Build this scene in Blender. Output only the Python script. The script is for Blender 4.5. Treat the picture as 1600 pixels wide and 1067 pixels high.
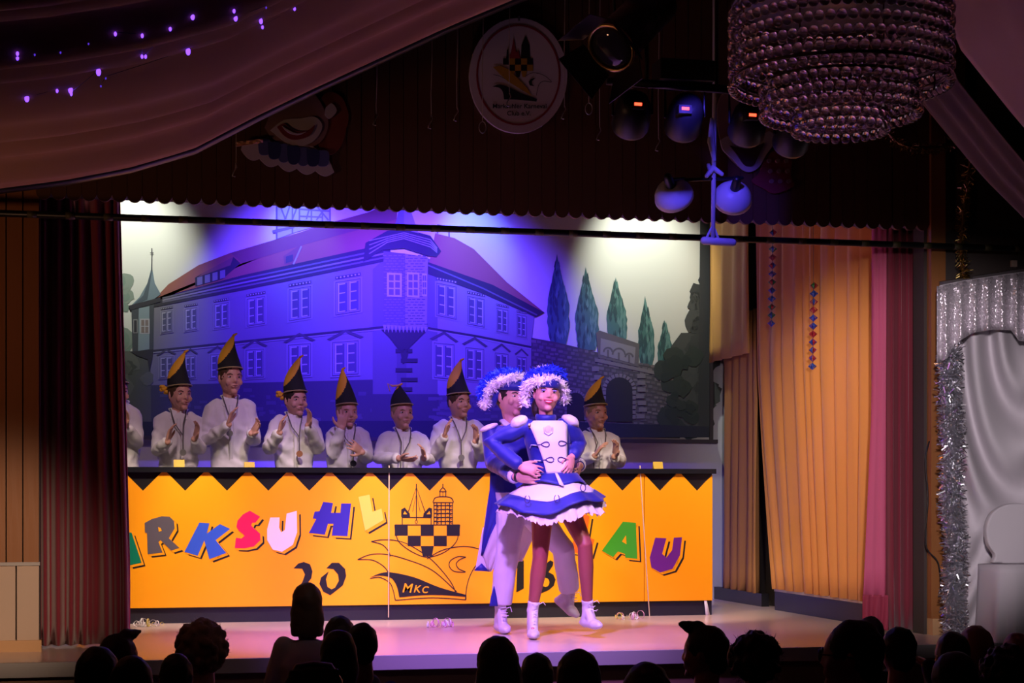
import bpy, bmesh, math, random
from mathutils import Vector, Matrix, noise
random.seed(7)
scene = bpy.context.scene
COL = scene.collection
for o in list(bpy.data.objects):
    bpy.data.objects.remove(o, do_unlink=True)

# ------------------------------------------------------------------ camera
F = 2800.0            # focal length in pixels of the 1600 x 1067 frame
YAW = math.radians(12.84)
V0 = 775.0            # horizon row
STAGE = 0.80
CAMZ = STAGE + 0.85
SN, CS = math.sin(YAW), math.cos(YAW)
cam_d = bpy.data.cameras.new('camera')
cam = bpy.data.objects.new('camera', cam_d)
COL.objects.link(cam)
cam.location = (0, 0, CAMZ)
cam.rotation_euler = (math.pi/2, 0, -YAW)
cam_d.sensor_width = 36
cam_d.lens = F/1600*36
cam_d.shift_y = (V0-533.5)/1600
cam_d.clip_start = 0.05
scene.camera = cam
vs = scene.view_settings
vs.view_transform = 'Standard'; vs.look = 'None'; vs.exposure = 0.0; vs.gamma = 1.0
vs.use_curve_mapping = False

def ray(u, v):
    a = (u-800)/F; b = (V0-v)/F
    return Vector((SN+CS*a, CS-SN*a, b))
def P(u, v, Y):                      # photo pixel -> point on the plane y = Y
    d = ray(u, v); t = Y/d.y
    return Vector((d.x*t, Y, CAMZ+d.z*t))
def PX(u, v, X):                     # photo pixel -> point on the plane x = X
    d = ray(u, v); t = X/d.x
    return Vector((X, d.y*t, CAMZ+d.z*t))
def PZ(u, v, z=STAGE):               # photo pixel -> point on the level z
    d = ray(u, v); t = (z-CAMZ)/d.z
    return Vector((d.x*t, d.y*t, z))

# ------------------------------------------------------------------ world and lights
w = bpy.data.worlds.new('world'); scene.world = w; w.use_nodes = True
w.node_tree.nodes['Background'].inputs[0].default_value = (0.55, 0.42, 0.40, 1)
w.node_tree.nodes['Background'].inputs[1].default_value = 0.010

def spot(name, loc, tgt, col, power, angle, blend=0.6, radius=0.08, squash=None):
    d = bpy.data.lights.new(name, 'SPOT'); d.energy = power; d.color = col
    d.spot_size = math.radians(angle); d.spot_blend = blend; d.shadow_soft_size = radius
    o = bpy.data.objects.new(name, d); COL.objects.link(o); o.location = loc
    o.rotation_euler = (Vector(tgt)-Vector(loc)).to_track_quat('-Z', 'Y').to_euler()
    if squash: o.scale = (1, squash, 1)
    return o
def area(name, loc, tgt, col, power, sx, sy):
    d = bpy.data.lights.new(name, 'AREA'); d.energy = power; d.color = col
    d.shape = 'RECTANGLE'; d.size = sx; d.size_y = sy
    o = bpy.data.objects.new(name, d); COL.objects.link(o); o.location = loc
    o.rotation_euler = (Vector(tgt)-Vector(loc)).to_track_quat('-Z', 'Y').to_euler()
    return o

BACKY = 14.10
WHITE_C = (0.96, 1.0, 0.88); BLUE = (0.085, 0.03, 1.0); CYAN = (0.22, 0.55, 1.0); WARM = (1.0, 0.80, 0.62)
def wallspot(name, u, col, power, ang, dist=0.55, z=4.25, zt=3.3, du=0):
    p = P(u, 340, BACKY-dist)
    q = P(u+du, 340, BACKY)
    return spot(name, (p.x, p.y, z), (q.x, q.y, zt), col, power, ang, 0.9, 0.06)
wallspot('mural_lamp', 205, WHITE_C, 125, 58, 0.8, 4.45, 3.50)
wallspot('mural_lamp', 1010, WHITE_C, 140, 64, 0.8, 4.45, 3.42)
wallspot('mural_lamp', 470, CYAN, 52, 44, 0.7, 4.35, 3.62)
wallspot('mural_lamp', 738, CYAN, 56, 46, 0.7, 4.35, 3.60)
wallspot('mural_lamp', 500, BLUE, 800, 74, 1.3, 4.4, 3.0)
wallspot('mural_lamp', 690, BLUE, 950, 80, 1.3, 4.4, 2.8)
# warm row and boys' row behind the scalloped boards, above the opening
for wx in (-0.1, 1.15, 2.4, 3.6):
    spot('stage_wash_lamp', (wx, 10.42, 3.7), (wx+0.05, 12.17, 1.36), WARM, 345, 44, 0.5, 0.12)
for wx, cc_, pw in ((0.35, (1.0, 0.66, 0.80), 95), (1.7, (0.60, 0.34, 1.0), 150), (3.2, (0.95, 0.64, 0.85), 75)):
    spot('boys_row_lamp', (wx, 10.6, 4.3), (wx+0.1, 12.75, 1.80), cc_, pw, 46, 0.7, 0.1)
spot('side_wash_lamp', (2.9, 10.8, 4.2), (4.9, 11.75, 1.25), (1.0, 0.80, 0.55), 130, 58, 0.9, 0.12)
# violet and white keys on the dancers hang on the bar in front of the boards
spot('dancer_key_lamp', (1.5, 7.9, 3.6), (2.15, 10.6, 0.9), (0.48, 0.20, 1.0), 1050, 56, 0.8, 0.1)
spot('dancer_key_lamp', (3.0, 8.2, 3.6), (2.60, 10.5, 1.20), (1.0, 0.70, 0.84), 210, 50, 0.8, 0.1)
spot('violet_down_lamp', (1.7, 10.9, 4.3), (1.9, 10.5, 0.8), (0.50, 0.20, 1.0), 260, 62, 0.8, 0.1)
# unseen fill spots, added to brighten drape, canopy, pier and stage edge
spot('hall_fill_spot', (-2.6, 7.6, 1.9), (-0.4, 9.0, 3.3), (1.0, 0.47, 0.25), 52, 90, 0.8, 0.2)
spot('hall_fill_spot', (2.2, 4.2, 2.7), (4.75, 10.0, 1.95), (1.0, 0.86, 0.92), 850, 24, 0.7, 0.10)
spot('hall_fill_spot', (0.6, 4.4, 3.0), (-0.62, 10.1, 1.20), (1.0, 0.66, 0.44), 800, 16, 0.9, 0.15)
spot('board_fill_spot', (1.7, 9.35, 0.85), (2.25, 10.1, 3.9), (0.85, 0.55, 0.85), 30, 58, 0.9, 0.15)  # added uplight standing in for stage bounce on the boards
spot('hall_fill_spot', (2.2, 5.0, 4.4), (2.2, 9.45, 0.62), (1.0, 0.74, 0.72), 200, 62, 0.7, 0.2, 0.22)

# ------------------------------------------------------------------ materials
MATS = {}
def mat(name, col, rough=0.6, var=0.0, scale=8.0, metal=0.0, emit=None, estr=0.0, stretch=(1, 1, 1), bump=0.0,
        trans=0.0, sheen=0.0, col2=None, spec=0.5, attr=None, alpha=1.0, detail=4):
    if name in MATS: return MATS[name]
    m = bpy.data.materials.new(name); m.use_nodes = True
    nt = m.node_tree; b = nt.nodes['Principled BSDF']
    b.inputs['Roughness'].default_value = rough; b.inputs['Metallic'].default_value = metal
    b.inputs['Specular IOR Level'].default_value = spec
    b.inputs['Transmission Weight'].default_value = trans
    b.inputs['Sheen Weight'].default_value = sheen
    b.inputs['Alpha'].default_value = alpha
    c = (*col, 1)
    b.inputs['Base Color'].default_value = c
    if emit: b.inputs['Emission Color'].default_value = (*emit, 1); b.inputs['Emission Strength'].default_value = estr
    if var or bump or col2 or attr:
        tc = nt.nodes.new('ShaderNodeTexCoord'); mp = nt.nodes.new('ShaderNodeMapping')
        mp.inputs['Scale'].default_value = stretch
        nz = nt.nodes.new('ShaderNodeTexNoise'); nz.inputs['Scale'].default_value = scale; nz.inputs['Detail'].default_value = detail
        nt.links.new(tc.outputs['Object'], mp.inputs['Vector']); nt.links.new(mp.outputs[0], nz.inputs['Vector'])
        rp = nt.nodes.new('ShaderNodeValToRGB')
        rp.color_ramp.elements[0].position = 0.3; rp.color_ramp.elements[1].position = 0.7
        if attr:
            rp.color_ramp.elements[0].color = (1-var,)*3+(1,); rp.color_ramp.elements[1].color = (1, 1, 1, 1)
            at = nt.nodes.new('ShaderNodeAttribute'); at.attribute_name = attr
            mx = nt.nodes.new('ShaderNodeMix'); mx.data_type = 'RGBA'; mx.blend_type = 'MULTIPLY'; mx.inputs[0].default_value = 1
            nt.links.new(at.outputs['Color'], mx.inputs[6]); nt.links.new(rp.outputs[0], mx.inputs[7])
            nt.links.new(mx.outputs[2], b.inputs['Base Color'])
        else:
            a = col2 if col2 else tuple(x*(1-var) for x in col)
            rp.color_ramp.elements[0].color = (*a, 1); rp.color_ramp.elements[1].color = c
            nt.links.new(rp.outputs[0], b.inputs['Base Color'])
        if bump:
            bp = nt.nodes.new('ShaderNodeBump'); bp.inputs['Strength'].default_value = bump; bp.inputs['Distance'].default_value = 0.01
            nt.links.new(nz.outputs['Fac'], bp.inputs['Height']); nt.links.new(bp.outputs[0], b.inputs['Normal'])
    MATS[name] = m
    return m

WOOD = mat('dark_stained_pine', (0.13, 0.052, 0.022), 0.55, 0.45, 6, stretch=(6, 6, 0.7), bump=0.15)
WOODL = mat('orange_stained_pine', (0.36, 0.135, 0.035), 0.5, 0.45, 6, stretch=(6, 6, 0.7), bump=0.15)
PINE = mat('light_pine', (0.62, 0.36, 0.17), 0.5, 0.25, 5, stretch=(1, 8, 8))
BEIGE = mat('beige_laminate', (0.55, 0.42, 0.33), 0.6, 0.1, 4)
STAGEF = mat('stage_boards', (0.66, 0.52, 0.46), 0.22, 0.12, 3, stretch=(0.8, 9, 1), bump=0.03)
EDGE = mat('grey_edge_strip', (0.42, 0.40, 0.40), 0.5, 0.1, 9)
RISER = mat('brown_stage_front', (0.28, 0.15, 0.09), 0.6, 0.3, 3)
BLACK = mat('black_paint', (0.012, 0.011, 0.014), 0.35, 0.3, 6)
GLOSSBLACK = mat('black_lacquer', (0.012, 0.012, 0.016), 0.18)
HALLF = mat('dark_parquet', (0.09, 0.055, 0.035), 0.5, 0.3, 4)
DARKW = mat('dark_wall_paint', (0.06, 0.045, 0.04), 0.8, 0.2, 3)
PLASTER = mat('pale_plaster', (0.62, 0.62, 0.64), 0.85, 0.06, 3)
BURG = mat('burgundy_velvet', (0.24, 0.014, 0.036), 0.85, 0.3, 14, sheen=0.5)
BURGL = mat('raspberry_lining_lit_edge', (0.70, 0.12, 0.24), 0.75, 0.1, 10)
ORANGEC = mat('orange_curtain_cloth', (0.82, 0.33, 0.075), 0.75, 0.08, 12, sheen=0.2)
YELLOW = mat('yellow_panel', (1.0, 0.37, 0.0), 0.42, 0.05, 2.0)
SKIN = mat('skin', (0.66, 0.34, 0.25), 0.5, 0.08, 20)
SHIRT = mat('white_shirt_cotton', (0.74, 0.70, 0.72), 0.8, 0.06, 16)
TROUS = mat('dark_trouser_cloth', (0.018, 0.017, 0.025), 0.8, 0.2, 20)
LEATHER = mat('black_leather', (0.015, 0.013, 0.012), 0.35)
HATB = mat('black_felt', (0.010, 0.010, 0.012), 0.85)
HATY = mat('yellow_felt', (0.85, 0.42, 0.02), 0.7, 0.12, 30)
GOLDT = mat('gold_piping', (0.45, 0.35, 0.15), 0.5)
HAIRD = mat('dark_brown_hair', (0.030, 0.017, 0.010), 0.55, 0.5, 60, stretch=(1, 1, 0.2))
HAIRB = mat('brown_hair', (0.10, 0.050, 0.024), 0.55, 0.5, 60, stretch=(1, 1, 0.2))
HAIRF = mat('blond_hair', (0.42, 0.27, 0.12), 0.55, 0.4, 60, stretch=(1, 1, 0.2))
HAIRG = mat('grey_hair', (0.20, 0.19, 0.19), 0.6, 0.4, 60)
EYEW = mat('eye_white', (0.55, 0.52, 0.52), 0.25)
EYED = mat('iris_dark', (0.02, 0.014, 0.010), 0.15)
LIPS = mat('lip_rose', (0.46, 0.17, 0.15), 0.5)
RIB = mat('medal_ribbon', (0.10, 0.085, 0.09), 0.6)
SILVER = mat('medal_silver', (0.45, 0.43, 0.42), 0.35, metal=0.9)
COPPER = mat('medal_copper', (0.60, 0.26, 0.14), 0.35, metal=0.8)
DBLUE = mat('royal_blue_cloth', (0.012, 0.018, 0.27), 0.55, 0.15, 20, sheen=0.2)
DWHITE = mat('white_satin', (0.82, 0.78, 0.80), 0.5, 0.05, 14)
CREAM = mat('cream_satin', (0.74, 0.68, 0.62), 0.5, 0.1, 9)
TULLE = mat('white_tulle', (0.82, 0.72, 0.78), 0.8, 0.12, 40)
TIGHTS = mat('bronze_tights', (0.40, 0.10, 0.085), 0.38, 0.1, 20)
BOOT = mat('white_boot_leather', (0.78, 0.75, 0.76), 0.4, 0.05, 12)
FEATW = mat('white_feather', (0.88, 0.84, 0.86), 0.9)
FEATB = mat('blue_feather', (0.02, 0.05, 0.80), 0.9)
CORD = mat('dark_blue_cord', (0.05, 0.03, 0.16), 0.6)
GOLD = mat('gold_metal', (0.9, 0.72, 0.38), 0.25, metal=1.0)
STEEL = mat('steel', (0.5, 0.5, 0.52), 0.35, metal=1.0)
BLKMET = mat('black_metal', (0.010, 0.010, 0.012), 0.4, metal=0.2)
ALU = mat('grey_painted_metal', (0.50, 0.50, 0.55), 0.45)

# ------------------------------------------------------------------ mesh helpers
def empty(name, loc=(0, 0, 0), rz=0):
    o = bpy.data.objects.new(name, None); COL.objects.link(o); o.location = loc; o.rotation_euler = (0, 0, rz)
    o.empty_display_size = 0.1
    return o
def tag(o, label=None, cat=None, group=None, kind=None):
    if label: o['label'] = label
    if cat: o['category'] = cat
    if group: o['group'] = group
    if kind: o['kind'] = kind
    return o
def put(o, parent):                  # parts carry world coordinates; only a thing's own base is moved
    if parent is not None:
        o.parent = parent
        if parent.parent is None: o.matrix_parent_inverse = Matrix.Translation(parent.location).inverted()
    return o

class MB:
    """Collects closed shells given in world coordinates."""
    def __init__(s): s.v = []; s.f = []; s.m = []; s.c = []
    def add(s, vs, fs, mi=0, col=None):
        n = len(s.v); s.v += [tuple(x) for x in vs]; s.f += [tuple(i+n for i in f) for f in fs]; s.m += [mi]*len(fs); s.c += [col]*len(fs)
    def box(s, lo, hi, mi=0):
        (a, b, c), (d, e, f) = lo, hi
        s.add([(a, b, c), (d, b, c), (d, e, c), (a, e, c), (a, b, f), (d, b, f), (d, e, f), (a, e, f)],
              [(0, 3, 2, 1), (4, 5, 6, 7), (0, 1, 5, 4), (1, 2, 6, 5), (2, 3, 7, 6), (3, 0, 4, 7)], mi)
    def loft(s, rings, mi=0, cap=True):
        k = len(rings[0]); vs = [p for r in rings for p in r]; fs = []
        for i in range(len(rings)-1):
            for j in range(k):
                fs.append((i*k+j, i*k+(j+1) % k, (i+1)*k+(j+1) % k, (i+1)*k+j))
        if cap:
            fs.append(tuple(range(k))[::-1]); fs.append(tuple((len(rings)-1)*k+j for j in range(k)))
        s.add(vs, fs, mi)
    def tube(s, pts, rad, n=10, mi=0, rnd=True, flat=None, axis=None):
        pts = [Vector(p) for p in pts]
        rad = [rad]*len(pts) if isinstance(rad, (int, float)) else list(rad)
        if rnd:
            d0 = (pts[0]-pts[1]).normalized(); d1 = (pts[-1]-pts[-2]).normalized()
            pts = [pts[0]+d0*rad[0]*.8, pts[0]+d0*rad[0]*.5]+pts+[pts[-1]+d1*rad[-1]*.5, pts[-1]+d1*rad[-1]*.8]
            rad = [rad[0]*.45, rad[0]*.83]+rad+[rad[-1]*.83, rad[-1]*.45]
        rings = []; prev = None
        for i, p in enumerate(pts):
            t = (pts[min(i+1, len(pts)-1)]-pts[max(i-1, 0)])
            t = t.normalized() if t.length > 1e-9 else Vector((0, 0, 1))
            if axis is not None: a = Vector(axis)
            elif prev is None: a = Vector((1, 0, 0)) if abs(t.x) < 0.8 else Vector((0, 1, 0))
            else: a = prev
            a = (a-t*a.dot(t)).normalized(); prev = a; b = t.cross(a)
            r = rad[i]; fl = flat if flat else 1.0
            rings.append([p+a*(r*math.cos(q))+b*(r*fl*math.sin(q)) for q in [2*math.pi*j/n for j in range(n)]])
        s.loft(rings, mi)
    def ell(s, c, r, M=None, nu=14, nv=9, mi=0, fn=None):
        c = Vector(c); M = M or Matrix.Identity(3); vs = [c+M @ Vector((0, 0, -r[2]))] if not fn else [c+M @ Vector(fn(0, 0, -1))]
        for i in range(1, nv):
            ph = -math.pi/2+math.pi*i/nv
            for j in range(nu):
                th = 2*math.pi*j/nu
                x, y, z = math.cos(ph)*math.cos(th), math.cos(ph)*math.sin(th), math.sin(ph)
                q = fn(x, y, z) if fn else (x*r[0], y*r[1], z*r[2])
                vs.append(c+M @ Vector(q))
        vs.append(c+M @ Vector((0, 0, r[2])) if not fn else c+M @ Vector(fn(0, 0, 1)))
        fs = []
        for j in range(nu): fs.append((0, 1+(j+1) % nu, 1+j))
        for i in range(nv-2):
            for j in range(nu):
                a = 1+i*nu+j; b = 1+i*nu+(j+1) % nu
                fs.append((a, b, b+nu, a+nu))
        l = len(vs)-1; o = 1+(nv-2)*nu
        for j in range(nu): fs.append((l, o+j, o+(j+1) % nu))
        s.add(vs, fs, mi)
    def poly(s, pts, mi=0, col=None): s.add(pts, [tuple(range(len(pts)))], mi, col)
    def prism(s, pts, off, mi=0):
        off = Vector(off); n = len(pts); pts = [Vector(p) for p in pts]
        s.add(pts+[p+off for p in pts], [tuple(range(n)), tuple(range(2*n-1, n-1, -1))]+[(i, i+n, (i+1) % n+n, (i+1) % n) for i in range(n)], mi)
    def grid(s, rows, mi=0, close=False):
        k = len(rows[0]); vs = [p for r in rows for p in r]; fs = []
        for i in range(len(rows)-1):
            for j in range(k if close else k-1):
                fs.append((i*k+j, i*k+(j+1) % k, (i+1)*k+(j+1) % k, (i+1)*k+j))
        s.add(vs, fs, mi)
    def mesh(s, name, mats, smooth=True):
        me = bpy.data.meshes.new(name); me.from_pydata([tuple(x) for x in s.v], [], s.f)
        for m in mats: me.materials.append(m)
        me.polygons.foreach_set('material_index', s.m)
        if any(c is not None for c in s.c):
            at = me.color_attributes.new('Col', 'FLOAT_COLOR', 'CORNER')
            for p in me.polygons:
                c = s.c[p.index] or (1, 1, 1)
                for li in p.loop_indices: at.data[li].color = (*c, 1)
        if smooth: me.polygons.foreach_set('use_smooth', [True]*len(me.polygons))
        me.update()
        return me
    def fixn(s, me):
        bm = bmesh.new(); bm.from_mesh(me); bmesh.ops.recalc_face_normals(bm, faces=bm.faces[:]); bm.to_mesh(me); bm.free()
    def build(s, name, mats, parent=None, smooth=True, thick=0.0, fix=True, bevel=0.0):
        if not isinstance(mats, (list, tuple)): mats = [mats]
        me = s.mesh(name, mats, smooth)
        if fix: s.fixn(me)
        o = bpy.data.objects.new(name, me); COL.objects.link(o)
        if thick:
            md = o.modifiers.new('solid', 'SOLIDIFY'); md.thickness = thick; md.offset = 0
        if bevel:
            md = o.modifiers.new('bevel', 'BEVEL'); md.width = bevel; md.segments = 2
        return put(o, parent)
    def fused(s, name, m, parent=None, voxel=0.006, smooth=2, noise_amp=0.0, noise_scale=9.0, adapt=0.0, fn=None):
        me = s.mesh(name, [m]); s.fixn(me)
        o = bpy.data.objects.new(name, me); COL.objects.link(o)
        r = o.modifiers.new('r', 'REMESH'); r.mode = 'VOXEL'; r.voxel_size = voxel; r.adaptivity = adapt
        if smooth:
            q = o.modifiers.new('s', 'SMOOTH'); q.factor = 0.5; q.iterations = smooth
        dg = bpy.context.evaluated_depsgraph_get()
        nm = bpy.data.meshes.new_from_object(o.evaluated_get(dg))
        o.modifiers.clear(); o.data = nm; bpy.data.meshes.remove(me); nm.name = name
        if not nm.materials: nm.materials.append(m)
        if noise_amp or fn:
            nm.update(); ns = [Vector(v.normal) for v in nm.vertices]
            for v, nn in zip(nm.vertices, ns):
                d = 0
                if noise_amp:
                    p = v.co*noise_scale; d = noise_amp*(noise.noise(p)+0.5*noise.noise(p*2.1))
                if fn: d += fn(v.co)
                v.co = v.co+nn*d
        nm.polygons.foreach_set('use_smooth', [True]*len(nm.polygons)); nm.update()
        return put(o, parent)

def thing(name, loc, label, cat, group=None):
    return tag(empty(name, loc), label, cat, group)
def struct(o): o['kind'] = 'structure'; return o
def spl(pts, n=6):                    # smooth polyline through points
    pts = [Vector(p) for p in pts]; out = []
    for i in range(len(pts)-1):
        a = pts[max(i-1, 0)]; b = pts[i]; c = pts[i+1]; d = pts[min(i+2, len(pts)-1)]
        for k in range(n):
            t = k/n
            out.append(0.5*((2*b)+(c-a)*t+(2*a-5*b+4*c-d)*t*t+(3*b-a-3*c+d)*t*t*t))
    out.append(pts[-1]); return out
def lerp(a, b, t): return a+(b-a)*t
def stroke(pts, wd):                  # 2D ribbon around a pixel polyline
    pts = [Vector(p) for p in pts]; L = []; R = []
    for i, p in enumerate(pts):
        t = (pts[min(i+1, len(pts)-1)]-pts[max(i-1, 0)]).normalized(); nn = Vector((-t.y, t.x))*wd/2
        L.append(p+nn); R.append(p-nn)
    return L+R[::-1]
def strokequads(pts, wd):
    s = stroke(pts, wd); n = len(s)//2
    return [(s[i], s[i+1], s[2*n-2-i], s[2*n-1-i]) for i in range(n-1)]
def text_rings(body, size, shear=0.0, offset=0.0):
    cu = bpy.data.curves.new('t', 'FONT'); cu.body = body; cu.size = size; cu.shear = shear; cu.align_x = 'CENTER'; cu.offset = offset
    o = bpy.data.objects.new('t', cu); COL.objects.link(o)
    dg = bpy.context.evaluated_depsgraph_get(); me = bpy.data.meshes.new_from_object(o.evaluated_get(dg))
    vs = [tuple(v.co) for v in me.vertices]; fs = [tuple(p.vertices) for p in me.polygons]
    bpy.data.objects.remove(o); bpy.data.curves.remove(cu); bpy.data.meshes.remove(me)
    return vs, fs
# ------------------------------------------------------------------ the room
FRONT = 9.45      # stage front edge
PROS = 10.15      # face of the proscenium wall
CURT = 10.42      # stage curtains
XL, XR = P(62, 700, PROS).x, P(1447, 700, PROS).x     # proscenium opening
HX0, HX1 = -4.5, 8.6
SIDEX = 5.05      # stage side wall on the right
CEIL = 5.2
def bx(name, lo, hi, m, parent=None, bevel=0.0):
    b = MB(); b.box(lo, hi); return b.build(name, m, parent, smooth=False, bevel=bevel)
struct(bx('floor', (HX0, -2, -0.1), (HX1, FRONT, 0), HALLF))
struct(bx('ceiling', (HX0, -2, CEIL), (HX1, 15, CEIL+0.1), DARKW))
struct(bx('wall_left', (HX0-0.1, -2, 0), (HX0, 15, CEIL), DARKW))
struct(bx('wall_right', (HX1, -2, 0), (HX1+0.1, 15, CEIL), DARKW))
struct(bx('wall_rear', (HX0, -2.1, 0), (HX1, -2, CEIL), DARKW))
stage = struct(bx('stage_floor', (HX0, FRONT+0.04, STAGE-0.06), (HX1, 15, STAGE), STAGEF))
struct(bx('trim_1', (HX0, FRONT, STAGE-0.075), (HX1, FRONT+0.04, STAGE), EDGE))          # edge strip
struct(bx('wall_stage_front', (HX0, FRONT+0.05, 0), (HX1, FRONT+0.12, STAGE-0.075), RISER))
bx('rail', (HX0, FRONT+0.02, 0.36), (HX1, FRONT+0.05, 0.42), EDGE, bpy.data.objects['wall_stage_front'])
back = struct(bx('wall_back', (HX0, BACKY, STAGE), (SIDEX+0.1, BACKY+0.12, CEIL), PLASTER))
# stage side wall with a doorway left open between the curtains
d0, d1 = 12.62, 12.98
sw = MB()
sw.box((SIDEX, PROS+0.2, STAGE), (SIDEX+0.1, d0, CEIL)); sw.box((SIDEX, d1, STAGE), (SIDEX+0.1, BACKY, CEIL)); sw.box((SIDEX, d0, 3.0), (SIDEX+0.1, d1, CEIL))
struct(sw.build('wall_stage_side', DARKW, smooth=False))
bx('baseboard_side', (SIDEX-0.16, 11.0, STAGE), (SIDEX-0.10, 12.62, STAGE+0.14), BLACK).__setitem__('kind', 'structure')
bx('trim_2', (SIDEX-0.165, 11.0, STAGE+0.14), (SIDEX-0.10, 12.62, STAGE+0.165), mat('pale_rail', (0.6, 0.52, 0.5), 0.5)).__setitem__('kind', 'structure')
bx('baseboard_back', (SIDEX-0.12, 13.0, STAGE), (SIDEX-0.06, BACKY, STAGE+0.10), BLACK).__setitem__('kind', 'structure')

# proscenium: backing wall with boards in front, scalloped lower ends over the opening
ZV = P(180, 307, PROS).z
wf = MB()
wf.box((HX0, PROS+0.03, STAGE), (XL, PROS+0.18, CEIL)); wf.box((XR, PROS+0.03, STAGE), (HX1, PROS+0.18, CEIL))
wf.box((XL, PROS+0.03, ZV+0.010), (XR, PROS+0.18, CEIL))
wfront = struct(wf.build('wall_front', DARKW, smooth=False))
BW = 0.0815
def board_mesh(z0, z1, scallop, y0=PROS-0.005, y1=PROS+0.022, w=BW):
    b = MB(); g = 0.0035; pts = []
    if scallop:
        r = w/2-0.001
        for k in range(9):
            a = math.pi+math.pi*k/8; pts.append((r*math.cos(a), z0+0.040+0.040*math.sin(a)))
    else: pts += [(-w/2+g, z0), (w/2-g, z0)]
    pts += [(w/2-g, z1), (-w/2+g, z1)]
    b.prism([(x, y0, z) for x, z in pts], (0, y1-y0, 0))
    me = b.mesh('board', [WOOD], smooth=False); b.fixn(me); return me
bm_scal = board_mesh(ZV-0.030, CEIL-0.02, True)
x = XL+0.02; xs_end = P(1500, 350, PROS).x
while x < xs_end:
    o = bpy.data.objects.new('board', bm_scal); COL.objects.link(o); o.parent = wfront; o.location = (x, random.uniform(-.003, .003), 0); x += BW
# left pier: stained boards over pale panels, pine skirting
zp = P(30, 880, PROS).z; zb = P(30, 1000, PROS).z
bm_pier = board_mesh(zp, CEIL-0.02, False, w=0.088); bm_pier.materials.clear(); bm_pier.materials.append(WOODL)
for k in range(9):
    o = bpy.data.objects.new('board', bm_pier); COL.objects.link(o); o.parent = wfront; o.location = (XL-0.045-0.088*k, random.uniform(-.003, .003), 0)
pm = MB(); pm.box((-0.058, PROS-0.012, zb), (0.058, PROS+0.024, zp-0.012)); pme = pm.mesh('panel', [BEIGE], smooth=False); pm.fixn(pme)
for k in range(6):
    o = bpy.data.objects.new('panel', pme); COL.objects.link(o); o.parent = wfront; o.location = (XL-0.062-0.124*k, 0, 0)
bx('ledge', (XL-0.8, PROS-0.022, zp-0.012), (XL+0.002, PROS+0.024, zp+0.006), EDGE, wfront)
bx('baseboard_left', (HX0, PROS-0.03, STAGE), (XL+0.01, PROS+0.03, zb), PINE).__setitem__('kind', 'structure')
bx('corner_post', (XR+0.02, PROS-0.03, STAGE+0.1), (P(1474, 700, PROS).x, PROS+0.03, CEIL-0.02), WOODL, wfront)
bx('baseboard_right', (XR+0.02, PROS-0.05, STAGE), (P(1478, 980, PROS).x, PROS+0.03, STAGE+0.1), PINE).__setitem__('kind', 'structure')
bx('corner_strip', (P(1474, 700, PROS).x, PROS-0.02, STAGE+0.1), (P(1479, 700, PROS).x, PROS+0.03, STAGE+1.1), PINE, wfront)
# dark band under the cloth ceiling is shade, built further down as a strip; the long black pole across the stage
pole = thing('curtain_rail', P(800, 360, 9.95), 'long thin black rail running across the stage below the scalloped boards', 'rail')
zr = P(180, 338, 9.95).z; zr2 = P(1600, 390, 9.95).z
b = MB(); b.tube([(HX0+0.02, 9.95, zr), (HX1-0.02, 9.95, lerp(zr, zr2, 1))], 0.019, 10, rnd=False); b.build('pipe', BLKMET, pole)
for k in range(40):
    xx = -0.6+k*0.2
    b = MB(); t = (xx+4.5)/13.1; b.tube([(xx, 9.95, lerp(zr, zr2, t)), (xx+0.05, 9.95, lerp(zr, zr2, t))], 0.0198, 10, rnd=False); b.build('tape_band', mat('dull_yellow_tape', (0.06, 0.05, 0.015), 0.6), pole)

# ------------------------------------------------------------------ curtains
def pleats(name, m, a, b_, z0, z1, npl, amp, parent=None, seg=8, thick=0.006, flare=1.0, wob=0.25, axis=None, top_amp=0.7, seed=1, taper=0.0, nz=14, zfn=None, zb=None, srange=(0, 1)):
    """Hanging cloth between floor points a and b (x, y), pleats swing along the normal."""
    a = Vector((a[0], a[1])); b_ = Vector((b_[0], b_[1])); d = b_-a; nrm = Vector((-d.y, d.x)).normalized()
    rnd = random.Random(seed); ph = [rnd.uniform(-wob, wob) for _ in range(npl+2)]; am = [rnd.uniform(0.6, 1.25) for _ in range(npl+2)]
    rows = []; n = npl*seg
    for i in range(nz+1):
        t = i/nz; row = []
        for j in range(n+1):
            s = lerp(srange[0], srange[1], j/n); k = s*npl; ki = int(min(k, npl-1)); f = k-ki
            p_ = ph[ki]*(1-f)+ph[ki+1]*f; A = amp*(am[ki]*(1-f)+am[ki+1]*f)
            A *= lerp(1.0, top_amp, t)
            off = A*math.sin(2*math.pi*(k+p_+0.12*math.sin(3*t+ki)))
            zz0 = z0+(zb(s) if zb else 0)
            z = lerp(zz0, z1, t)
            pos = a+d*(s if not zfn else zfn(s, t))+nrm*off
            row.append((pos.x, pos.y, z))
        rows.append(row)
    g = MB(); g.grid(rows)
    return g.build(name, m, parent, thick=thick, fix=False)
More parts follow.
